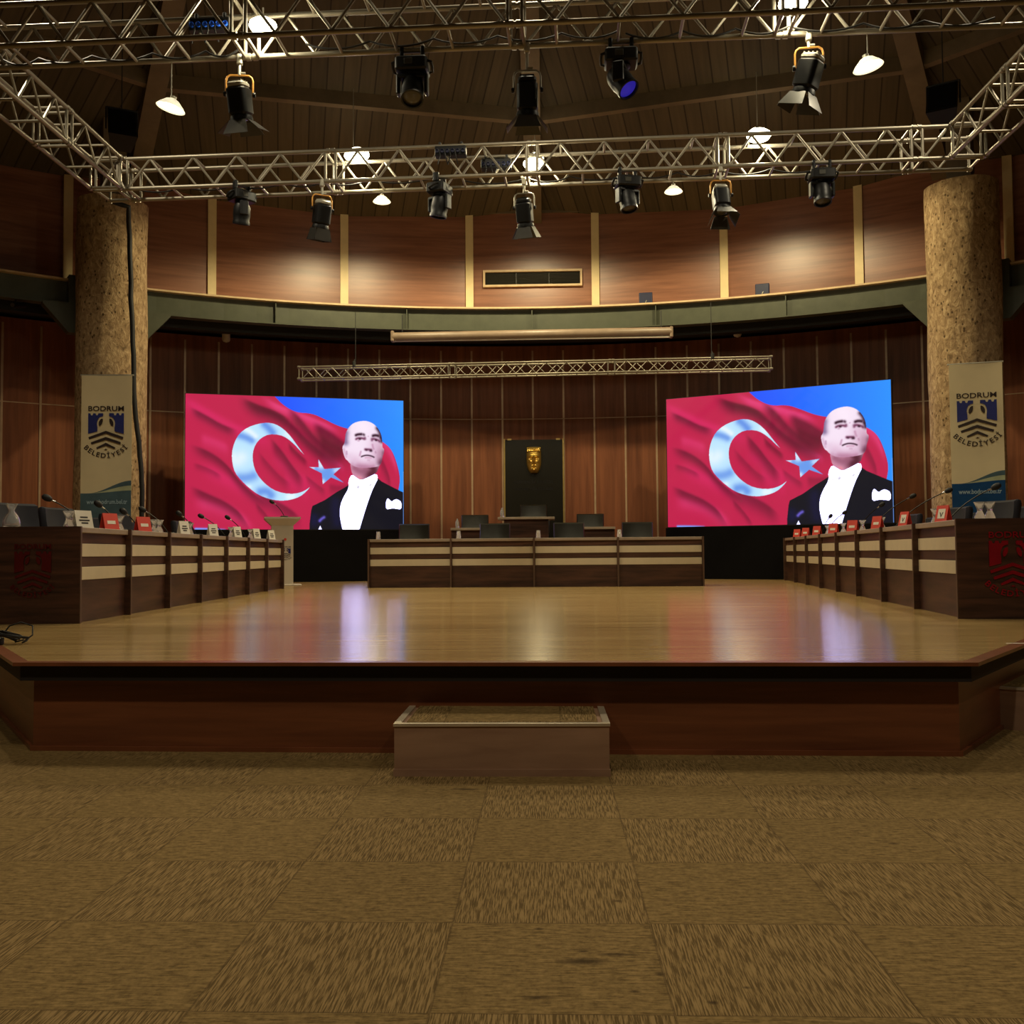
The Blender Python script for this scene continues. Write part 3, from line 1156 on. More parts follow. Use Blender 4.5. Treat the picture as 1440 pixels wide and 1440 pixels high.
navy = None
LN, RN = Vector((-lx.y, lx.x, 0)), Vector((-rx.y, rx.x, 0))       # outward from the front faces, to behind the desks
LU = [6, 48, 79, 109, 137, 186, 217, 277]
RU_ = [1424, 1380, 1354, 1321, 1302, 1258, 1238]
STAG = [1.75, 0.98, 1.75, 0.98, 1.75, 0.98, 1.75, 1.0]
LLAB = ['cut off at the left edge behind the carafe', 'second from the left edge', 'third from the left edge', 'behind the near white card', 'just left of the nearest red card',
        'just right of the nearest red card', 'behind the second red card', 'before the lower left screen corner']
RLAB = ['nearest the right edge', 'behind the bright pair of glasses', 'left of the bright pair of glasses', 'behind the red card with a white square', 'just left of the nearest red card',
        'behind the second red card', 'farthest from the audience']
rots = [0.5, 0.35, 0.6, 0.2, 0.45, 0.3, 0.5, 0.2]
for i, u in enumerate(LU):
    p = on_line(u, 720, LA + LN * STAG[i], LB + LN * STAG[i])
    lab = 'navy chair behind the left desks, ' + LLAB[i]
    rz = lrz - rots[i]
    if navy is None:
        navy = make_chair(lab, M['blue_fabric'])
        navy['group'] = 'navy chairs behind the left row'
        navy.location = (p.x, p.y, STAGE); navy.rotation_euler.z = rz
    else:
        copy_thing(navy, (p.x, p.y, STAGE), rz, lab, 'navy chairs behind the left row')
for i, u in enumerate(RU_):
    p = on_line(u, 720, RA + RN * STAG[i], RB_ + RN * STAG[i])
    copy_thing(navy, (p.x, p.y, STAGE), rrz + rots[i], 'navy chair behind the right desks, ' + RLAB[i], 'navy chairs behind the right row')

# ------------------------------------------------------------------ things on the desks
TOPZ = STAGE + DH


def desk_pt(u, row, depth):
    if row == 'L':
        p = on_line(u, 740, LA + LN * depth, LB + LN * depth)
    elif row == 'R':
        p = on_line(u, 740, RA + RN * depth, RB_ + RN * depth)
    else:
        n = Vector((-cx_.y, cx_.x, 0))
        p = on_line(u, 750, CA + n * depth, CB + n * depth)
    return Vector((p.x, p.y, TOPZ - 0.003))


def name_card(u, row, lab, mat, mark, h=0.15, w=0.16, turn=0.0):
    p = desk_pt(u, row, 0.14)
    rz = (lrz if row == 'L' else rrz) + turn
    o = thing('name_card', lab, 'card', p, rz, 'name cards on the %s row' % ('left' if row == 'L' else 'right'))
    m2 = MB()
    tl = R(14)
    # folded tent card: two leaning sheets and a base sheet
    for s in (-1, 1):
        T = Matrix.Translation((0, s * h * math.sin(tl), 0)) @ Matrix.Rotation(s * tl, 4, 'X')
        m2.box((0, 0, h / 2 * 1.0), (w, 0.003, h), None, 0, T)
    m2.box((0, 0, 0.0015), (w, 2 * h * math.sin(tl), 0.003))
    m2.build('card', mat, o)
    T = frame((0, -h * math.sin(tl) - 0.0022, 0), (1, 0, 0), (0, math.sin(tl), math.cos(tl)))
    m3 = MB()
    if mark == 'text':
        for (yy, ww) in ((0.62, 0.45), (0.45, 0.62), (0.3, 0.4)):
            m3.prism([(-w * ww / 2, h * yy - 0.006), (w * ww / 2, h * yy - 0.006), (w * ww / 2, h * yy + 0.006), (-w * ww / 2, h * yy + 0.006)], 0.0012, T)
        m3.build('print', M['ink'], o)
    elif mark == 'bar':
        m3.prism([(-w * 0.28, h * 0.36), (w * 0.28, h * 0.36), (w * 0.28, h * 0.56), (-w * 0.28, h * 0.56)], 0.0012, T)
        m3.build('print', M['white_card'], o)
    else:
        m3.prism([(-w * 0.3, h * 0.25), (w * 0.3, h * 0.25), (w * 0.3, h * 0.8), (-w * 0.3, h * 0.8)], 0.0012, T)
        m3.prism([(-w * 0.16, h * 0.6), (-w * 0.08, h * 0.6), (0, h * 0.42), (w * 0.08, h * 0.6), (w * 0.16, h * 0.6), (0, h * 0.3)], 0.002, T, 1)
        m3.build('print', [M['white_card'], M['ink']], o)
    return o


WC, RC = M['white_card'], M['red_card']
for (u, lab, m_, k_, tr) in (
        (116, 'white tent card at the near end of the left desk row', WC, 'text', -0.5), (154, 'large red tent card with a white bar on the left row', RC, 'bar', -0.45),
        (201, 'smaller red tent card second along the left row', RC, 'bar', -0.5), (258, 'white tent card below the lower left corner of the left screen', WC, 'text', -0.6),
        (299, 'white tent card just beyond the navy chair in front of the left screen', WC, 'text', -0.7), (333, 'white tent card beside a pinkish glass on the left row', WC, 'text', -0.6),
        (360, 'white tent card before the last desk of the left row', WC, 'text', -0.6), (381, 'white tent card at the foot of the lectern end of the left row', WC, 'text', -0.6)):
    name_card(u, 'L', lab, m_, k_, turn=tr, w=0.16 if u < 240 else 0.12)
for (u, lab, k_, tr) in (
        (1327, 'red tent card with a white square at the near end of the right row', 'square', 0.5), (1273, 'red tent card with white crest second along the right row', 'square', 0.4),
        (1234, 'red tent card third along the right row', 'bar', 0.6), (1199, 'tall red tent card below the man in the right screen', 'bar', 0.9),
        (1172, 'pale red tent card below the shirt front in the right screen', 'bar', 0.9), (1149, 'red tent card sixth along the right row', 'bar', 0.8),
        (1133, 'red tent card last but one on the right row', 'bar', 0.8), (1121, 'red tent card at the far end of the right row', 'bar', 0.8)):
    name_card(u, 'R', lab, RC, k_, turn=tr, w=0.13)


def lathe_thing(name, lab, cat, grp, p, prof, mat, sc=1.0):
    m2 = MB(); m2.lathe([(r * sc, z * sc) for r, z in prof], 20)
    return tag(m2.build(name, mat, None, 50, p), lab, cat, grp)


CARAFE = [(0.002, 0.0), (0.055, 0.0), (0.064, 0.02), (0.062, 0.06), (0.045, 0.1), (0.024, 0.125), (0.022, 0.14), (0.04, 0.18), (0.046, 0.19), (0.04, 0.188), (0.016, 0.14), (0.02, 0.12), (0.04, 0.095), (0.056, 0.06), (0.058, 0.02), (0.002, 0.012)]
GOBLET = [(0.002, 0.0), (0.036, 0.0), (0.034, 0.02), (0.016, 0.06), (0.018, 0.075), (0.036, 0.115), (0.038, 0.12), (0.034, 0.12), (0.014, 0.075), (0.002, 0.07)]
TUMBLER = [(0.002, 0.0), (0.036, 0.0), (0.036, 0.004), (0.03, 0.115), (0.026, 0.118), (0.002, 0.118)]
lathe_thing('carafe', 'round glass carafe with flared neck on the desk end near the left edge', 'carafe', None, Vector((at(16, 742, Y=LA.y + 0.2).x, LA.y + 0.2, TOPZ - 0.003)), CARAFE, M['cut_glass'], 1.0)
GL = 'small waisted glasses on the desks'
for (u, row, lab) in (
        (96, 'L', 'waisted cut glass on the left row, left of the near white card'), (104, 'L', 'waisted cut glass touching the near white card on the left row'),
        (168, 'L', 'waisted cut glass just right of the large red card'), (217, 'L', 'left one of two waisted glasses right of the smaller red card'),
        (224, 'L', 'right one of two waisted glasses right of the smaller red card'), (267, 'L', 'waisted glass right of the white card by the screen corner'),
        (325, 'L', 'pinkish waisted glass left of a white card mid left row'), (352, 'L', 'waisted glass near the far end of the left row'),
        (1374, 'R', 'left one of the bright pair of waisted glasses on the right emblem desk'), (1388, 'R', 'right one of the bright pair of waisted glasses on the right emblem desk'),
        (1316, 'R', 'waisted glass left of the red card with a white square'), (1240, 'R', 'waisted glass right of the third red card on the right row'),
        (1213, 'R', 'waisted glass between the third and the tall red card on the right row'), (1186, 'R', 'waisted glass left of the tall red card below the right screen'),
        (1164, 'R', 'waisted glass left of the pale red card on the right row')):
    if u > 1360:
        p = Vector((at(u, 725, Y=RA.y + 0.3).x, RA.y + 0.25, TOPZ - 0.003))
    else:
        p = desk_pt(u, row, 0.2)
    lathe_thing('waisted_glass', lab, 'glass', GL, p, GOBLET, M['cut_glass'], 1.15)
GT = 'upturned tumblers on the centre row'
for (u, lab) in ((532, 'upturned tumbler on the left end desk of the centre row'), (645, 'upturned tumbler on the second desk of the centre row'),
                 (757, 'upturned tumbler on the third desk of the centre row'), (871, 'upturned tumbler left of the chair at the right end desk')):
    lathe_thing('tumbler', lab, 'tumbler', GT, desk_pt(u, 'C', 0.15), TUMBLER, M['glass'], 1.0)
BOTTLE = [(0.002, 0), (0.03, 0), (0.032, 0.02), (0.032, 0.1), (0.014, 0.14), (0.013, 0.165), (0.002, 0.167)]
for (u, v, y, lab) in ((706, 727, YD + 0.08, 'small clear bottle at the left end of the tall presiding desk'), (643, 743, YD + 0.06, 'small clear bottle on the low left side desk of the dais')):
    p = at(u, v, Y=y)
    z = at(740 if u > 700 else 660, 727 if u > 700 else 742.5, Y=YD).z
    lathe_thing('water_bottle', lab, 'bottle', 'bottles on the dais', Vector((p.x, y, z)), BOTTLE, M['glass'], 1.0)


# gooseneck microphones: base at one pixel on the desk top, head at another
def microphone(lab, p, head, grp='gooseneck microphones'):
    o = thing('gooseneck_microphone', lab, 'microphone', p, 0, grp)
    h = head - p
    dirx = Vector((h.x, h.y, 0)).normalized() if Vector((h.x, h.y)).length > 1e-4 else Vector((1, 0, 0))
    a = math.atan2(dirx.y, dirx.x)
    m2 = MB(); m2.rbox((0, 0, 0.018), (0.13, 0.11, 0.036), 0.02, Matrix.Rotation(a, 3, 'Z')); m2.build('base', M['black'], o, 40)
    mid = Vector((h.x * 0.35, h.y * 0.35, h.z * 0.62 + 0.015))
    pts = []
    b0 = Vector((0, 0, 0.03))
    for i in range(11):
        s = i / 10
        pts.append(b0 * (1 - s) ** 2 + mid * 2 * s * (1 - s) + h * s * s)
    m2 = MB(); m2.tube(pts, 0.006, 6); m2.build('gooseneck', M['black'], o, 60)
    d = (pts[-1] - pts[-2]).normalized()
    q = d.to_track_quat('Z', 'Y').to_matrix().to_4x4()
    m2 = MB(); m2.lathe([(0.006, -0.02), (0.02, -0.012), (0.028, 0.01), (0.03, 0.035), (0.022, 0.06), (0.006, 0.07)], 12, 0, Matrix.Translation(h) @ q)
    m2.build('windscreen', M['rubber'], o, 50)
    m2 = MB(); m2.lathe([(0.009, -0.05), (0.009, -0.018)], 8, 0, Matrix.Translation(h) @ q); m2.build('collar', M['chrome'], o, 50)
    return o


LM = [(122, 70, 702, 'at the near end of the left row, above the third navy chair'), (168, 141, 711, 'with its head in front of the left banner'),
      (196, 176, 721, 'behind the gap left of the smaller red card'), (236, 203, 718, 'with its head beside the black column cable'),
      (276, 254, 724, 'with its head left of the screen corner'), (317, 285, 727, 'low against the left part of the left screen'), (346, 322, 729, 'low against the screen, left of the lectern')]
RM_ = [(1258, 1331, 691, 'with a black head in front of the right column'), (1332, 1397, 686, 'with its head in front of the right banner'), (1225, 1281, 699, 'with its head between the right screen and the column'),
       (1206, 1238, 711, 'with its head over the dark suit in the right screen'), (1155, 1167, 727, 'with its head over the white shirt in the right screen'), (1160, 1186, 722, 'over the shirt edge in the right screen')]
for (ub, uh, vh, lab) in LM:
    p = desk_pt(ub, 'L', 0.42)
    microphone('black gooseneck mic ' + lab, p, at(uh, vh, Y=p.y - 0.15))
for (ub, uh, vh, lab) in RM_:
    p = desk_pt(ub, 'R', 0.42)
    microphone('black gooseneck mic ' + lab, p, at(uh, vh, Y=p.y - 0.25))

# ------------------------------------------------------------------ lectern
lp = at(397, 824, z=STAGE)
lz = at(400, 727, Y=lp.y).z - STAGE
o = thing('lectern', 'white lectern with flared top and castle emblem beside the left desk row', 'lectern', (lp.x, lp.y, STAGE), 0.3)
m2 = MB(); m2.span((-0.175, -0.01, 0.02), (0.175, 0.3, lz - 0.14))
m2.build('body', M['white'], o)
m2 = MB()
vs = [(-0.175, -0.01, lz - 0.14), (0.175, -0.01, lz - 0.14), (0.175, 0.3, lz - 0.14), (-0.175, 0.3, lz - 0.14), (-0.29, -0.07, lz - 0.03), (0.29, -0.07, lz - 0.03), (0.29, 0.42, lz - 0.03), (-0.29, 0.42, lz - 0.03),
      (-0.29, -0.07, lz), (0.29, -0.07, lz), (0.29, 0.42, lz - 0.02), (-0.29, 0.42, lz - 0.02)]
m2.add(vs, [(0, 3, 2, 1), (0, 1, 5, 4), (1, 2, 6, 5), (2, 3, 7, 6), (3, 0, 4, 7), (4, 5, 9, 8), (5, 6, 10, 9), (6, 7, 11, 10), (7, 4, 8, 11), (8, 9, 10, 11)])
m2.build('reading_top', M['white'], o)
m2 = MB(); m2.rbox((0.03, 0.15, 0.012), (0.56, 0.4, 0.024), 0.01); m2.build('base_plate', M['white'], o)
m2 = MB(); emblem(m2, frame((0.055, -0.0105, 0.535), (1, 0, 0), (0, 0, 1)) @ Matrix.Scale(0.078, 4), 0.03, 0, 1)
m2.build('emblem', [M['emblem_blue'], M['emblem_dark']], o)
m2 = MB(); m2.lathe([(0.001, 0), (0.022, 0), (0.022, 0.003), (0.001, 0.003)], 16, 0, frame((0.045, -0.0105, 0.76), (1, 0, 0), (0, 0, 1))); m2.build('badge', M['red_card'], o)
mp = Vector((lp.x - 0.01, lp.y + 0.15, STAGE + lz - 0.012))
microphone('gooseneck microphone standing on the white lectern', mp, at(384, 707, Y=lp.y + 0.1), None)

# ------------------------------------------------------------------ plaque with gold mask on the back wall
pc = on_circle(751, 668, RW)
pn = thing('wall_plaque', 'tall black wall panel with brass side trims and gold face mask', 'plaque', (pc.x, pc.y - 0.07, 0), -ang_of(pc))
zt, zb = at(750, 619, Y=pc.y).z, DZ2 + 0.1
hw = 0.585
m2 = MB(); m2.span((-hw, -0.02, zb), (hw, 0.03, zt)); m2.build('panel', M['panel_black'], pn)
for s in (-1, 1):
    m2 = MB(); m2.span((s * (hw + 0.02) - 0.014, -0.03, zb), (s * (hw + 0.02) + 0.014, 0.03, zt + 0.02)); m2.build('side_trim', M['brass'], pn)
    m2 = MB(); m2.span((s * 0.5 - 0.04, -0.04, zt - 0.01), (s * 0.5 + 0.04, 0.0, zt + 0.025)); m2.build('top_clip', M['brass'], pn)
mz = at(750, 648, Y=pc.y).z
m2 = MB()
NX, NZ = 33, 45
FW, FH = 0.15, 0.265
vs, fs = [], []


def g2(x, z, x0, z0, sx, sz):
    return math.exp(-((x - x0) / sx) ** 2 - ((z - z0) / sz) ** 2)


for j in range(NZ):
    for i in range(NX):
        a, b = -1 + 2 * i / (NX - 1), -1 + 2 * j / (NZ - 1)
        wid = 1.0 if b > -0.1 else math.sqrt(max(0.05, 1 - ((-0.1 - b) / 0.95) ** 2 * 0.86))
        if b > 0.75:
            wid = 0.96
        x, z = a * wid, b
        d = 0.14 * math.sqrt(max(0.0, 1 - a * a * 0.96)) * math.sqrt(max(0.03, 1 - (b * 0.92) ** 4))
        d += 0.075 * g2(x, z, 0, -0.08, 0.13, 0.2) + 0.04 * g2(x, z, 0, 0.1, 0.09, 0.22)
        d += 0.03 * (g2(x, z, -0.36, 0.28, 0.28, 0.06) + g2(x, z, 0.36, 0.28, 0.28, 0.06))
        d -= 0.05 * (g2(x, z, -0.36, 0.12, 0.2, 0.09) + g2(x, z, 0.36, 0.12, 0.2, 0.09))
        d += 0.02 * (g2(x, z, -0.36, 0.12, 0.1, 0.05) + g2(x, z, 0.36, 0.12, 0.1, 0.05))
        d += 0.025 * (g2(x, z, -0.5, -0.12, 0.2, 0.12) + g2(x, z, 0.5, -0.12, 0.2, 0.12))
        d -= 0.02 * g2(x, z, 0, -0.38, 0.3, 0.03)
        d += 0.02 * (g2(x, z, 0, -0.31, 0.22, 0.04) + g2(x, z, 0, -0.46, 0.18, 0.05))
        d += 0.04 * g2(x, z, 0, -0.78, 0.25, 0.14)
        d -= 0.02 * g2(x, z, 0, -0.6, 0.3, 0.05)
        if b > 0.68:
            d += 0.03 + 0.008 * math.sin(a * 26 + b * 8)
        vs.append((x * FW, -0.02 - d, mz + z * FH))
for j in range(NZ - 1):
    for i in range(NX - 1):
        o_ = j * NX + i
        fs.append([o_, o_ + 1, o_ + NX + 1, o_ + NX])
n0 = len(vs)
rim = [i for i in range(NX)] + [j * NX + NX - 1 for j in range(1, NZ)] + [(NZ - 1) * NX + i for i in range(NX - 2, -1, -1)] + [j * NX for j in range(NZ - 2, 0, -1)]
for r_ in rim:
    vs.append((vs[r_][0], -0.019, vs[r_][2]))
for k in range(len(rim)):
    j = (k + 1) % len(rim)
    fs.append([rim[j], rim[k], n0 + k, n0 + j])
m2.add(vs, fs)
m2.build('face_mask', M['gold'], pn, 50)
m2 = MB()
z1 = at(750, 687, Y=pc.y).z
ft = frame((0, -0.021, 0), (1, 0, 0), (0, 0, 1))
put_text(m2, 'EGEMENLİK KAYITSIZ', ft, 0, z1 + 0.10, w=0.80, h=None, z=0.004)
put_text(m2, 'ŞARTSIZ MİLLETİNDİR', ft, 0, z1 - 0.04, w=0.80, h=None, z=0.004)
m2.build('lettering', M['panel_letter'], pn)
# ------------------------------------------------------------------ banners on the columns
for (side, ul, ur, vt, Y0, Y1, lab) in ((-1, 115, 186, 528, 15.2, 15.25, 'cream banner with castle emblem standing before the left column'), (1, 1334, 1409, 511, 15.25, 15.05, 'cream banner with castle emblem standing before the right column')):
    a, b = at(ul, vt, Y=Y0), at(ur, vt, Y=Y1)
    bw = (b - a).length
    zt = (a.z + b.z) / 2
    rz = math.atan2(b.y - a.y, b.x - a.x)
    bh = zt - STAGE - 0.03
    o = thing('banner', lab, 'banner', ((a.x + b.x) / 2, (a.y + b.y) / 2, zt - bh), rz)
    nx, nz = 16, 30

    def cloth(x0, x1, fz0, fz1, off, mat, name, thick=0.003):
        """piece of the hanging cloth between two height curves"""
        m2 = MB()
        vs, fs = [], []
        for s_ in (0, 1):
            for j in range(nz + 1):
                for i in range(nx + 1):
                    x = x0 + (x1 - x0) * i / nx
                    z = fz0(x) + (fz1(x) - fz0(x)) * j / nz
                    y = 0.005 * math.sin(5 * x / bw + 0.8) + 0.003 * math.sin(3.1 * z + 2 * x)
                    vs.append((x, y + off - (0 if s_ == 0 else -thick), z))
        N = (nx + 1) * (nz + 1)
        for j in range(nz):
            for i in range(nx):
                q = j * (nx + 1) + i
                fs.append([q, q + 1, q + nx + 2, q + nx + 1])
                fs.append([N + q, N + q + nx + 1, N + q + nx + 2, N + q + 1])
        for i in range(nx):
            fs.append([i + 1, i, N + i, N + i + 1])
            t_ = nz * (nx + 1) + i
            fs.append([t_, t_ + 1, N + t_ + 1, N + t_])
        for j in range(nz):
            l_ = j * (nx + 1); r_ = l_ + nx
            fs.append([l_, l_ + nx + 1, N + l_ + nx + 1, N + l_])
            fs.append([r_ + nx + 1, r_, N + r_, N + r_ + nx + 1])
        m2.add(vs, fs)
        return m2.build(name, mat, o, 60)
    h2 = bw / 2
    ppm = 71.0 / bw                       # picture pixels per metre on the banner
    def zpx(v):
        return bh - (v - vt) / ppm

    base = 696 if side < 0 else 686
    def wave(k):
        def f(x):
            s = (x + h2) / bw
            e = max(0.0, (s - 0.15) / 0.85)
            e = e * e * (3 - 2 * e)
            return zpx(base) + (k * e) / ppm
        return f
    zero = lambda x: 0.0
    top = lambda x: bh
    cloth(-h2, h2, zero, top, 0.0, M['banner'], 'cloth')
    cloth(-h2, h2, zero, wave(4), -0.004, M['banner_blue'] if side > 0 else M['banner_slate'], 'printed_base')
    cloth(-h2, h2, wave(4), wave(11), -0.0035, M['banner_pale'], 'pale_wave')
    cloth(-h2, h2, wave(11), wave(18), -0.004, M['banner_slate'], 'slate_wave')
    m2 = MB()
    f = frame((0.005 * side, -0.0105, zpx(608 if side < 0 else 592.5)), (1, 0, 0), (0, 0, 1)) @ Matrix.Scale(25.0 / ppm if side < 0 else 26.5 / ppm, 4)
    emblem(m2, f, 0.006, 0, 1)
    m2.build('emblem', [M['emblem_blue'], M['emblem_dark']], o)
    m2 = MB()
    put_text(m2, 'www.bodrum.bel.tr', frame((0.02, -0.0135, 0), (1, 0, 0), (0, 0, 1)), 0, zpx(base + 15), w=bw * 0.8, h=0.07, bold=0.014)
    m2.build('printed_address', M['text_pale'], o)
    m2 = MB(); m2.tube([(-h2 - 0.02, 0.01, bh + 0.005), (h2 + 0.02, 0.01, bh + 0.005)], 0.014, 10)
    m2.build('top_rod', M['grey_metal'], o, 40)
    m2 = MB(); m2.rbox((0, 0.02, -0.005), (bw * 0.98, 0.16, 0.05), 0.03); m2.build('base', M['grey_metal'], o, 40)
    m2 = MB(); m2.tube([(0, 0.05, 0.01), (0, 0.05, bh), (0, 0.012, bh + 0.005)], 0.012, 8); m2.build('pole', M['grey_metal'], o, 40)

# black cable bundle running down the left column
pts = [at(150, 281, Y=15.0), at(180, 291, Y=15.1), at(183, 330, Y=15.3), at(184, 420, Y=15.3), at(187, 500, Y=15.3), at(190, 570, Y=15.3), at(197, 640, Y=15.35), at(199, 690, Y=15.35)]
pts.append(Vector((pts[-1].x, pts[-1].y, STAGE + 0.02)))
sm = []
for i in range(len(pts) - 1):
    for k in range(4):
        sm.append(pts[i].lerp(pts[i + 1], k / 4) + Vector((0.01 * math.sin(i * 2 + k), 0, 0)))
sm.append(pts[-1])
m2 = MB(); m2.tube(sm, 0.038, 10)
tag(m2.build('cable_bundle', M['rubber'], None, 60), 'thick black cable bundle running down the left column', 'cable')

# heap of cable with a plug box on the stage at the left edge
p = at(12, 906, z=STAGE)
o = thing('extension_lead', 'heap of black cable with a plug box on the stage at the left edge', 'cable', (p.x, p.y, STAGE))
m2 = MB()
random.seed(11)
pts = []
for i in range(90):
    a = i * 0.42
    r_ = 0.055 + 0.03 * math.sin(i * 0.37) + random.uniform(-0.01, 0.01)
    pts.append((r_ * math.cos(a) * 1.5, r_ * math.sin(a), 0.008 + 0.045 * abs(math.sin(i * 0.21)) + 0.0003 * i))
m2.tube(pts, 0.0045, 6)
m2.tube([(-0.08, 0.02, 0.01), (-0.04, 0.08, 0.1), (0.02, 0.1, 0.12), (0.1, 0.08, 0.1), (0.125, 0.03, 0.05), (0.09, -0.02, 0.01)], 0.0045, 6)
m2.build('cable', M['rubber'], o, 60)
m2 = MB(); m2.rbox((-0.07, -0.05, 0.022), (0.12, 0.06, 0.044), 0.012); m2.build('plug_box', M['black'], o, 40)
m2 = MB(); m2.rbox((0, 0, 0.001), (0.14, 0.02, 0.002), 0.002)
p = at(1434, 905, z=STAGE)
tag(m2.build('tape_strip', M['white_card'], None, 0, (p.x, p.y, STAGE + 0.0005)), 'short strip of white tape on the stage edge at the right', 'tape')

# ------------------------------------------------------------------ LED screens
GX, GY = 528, 318


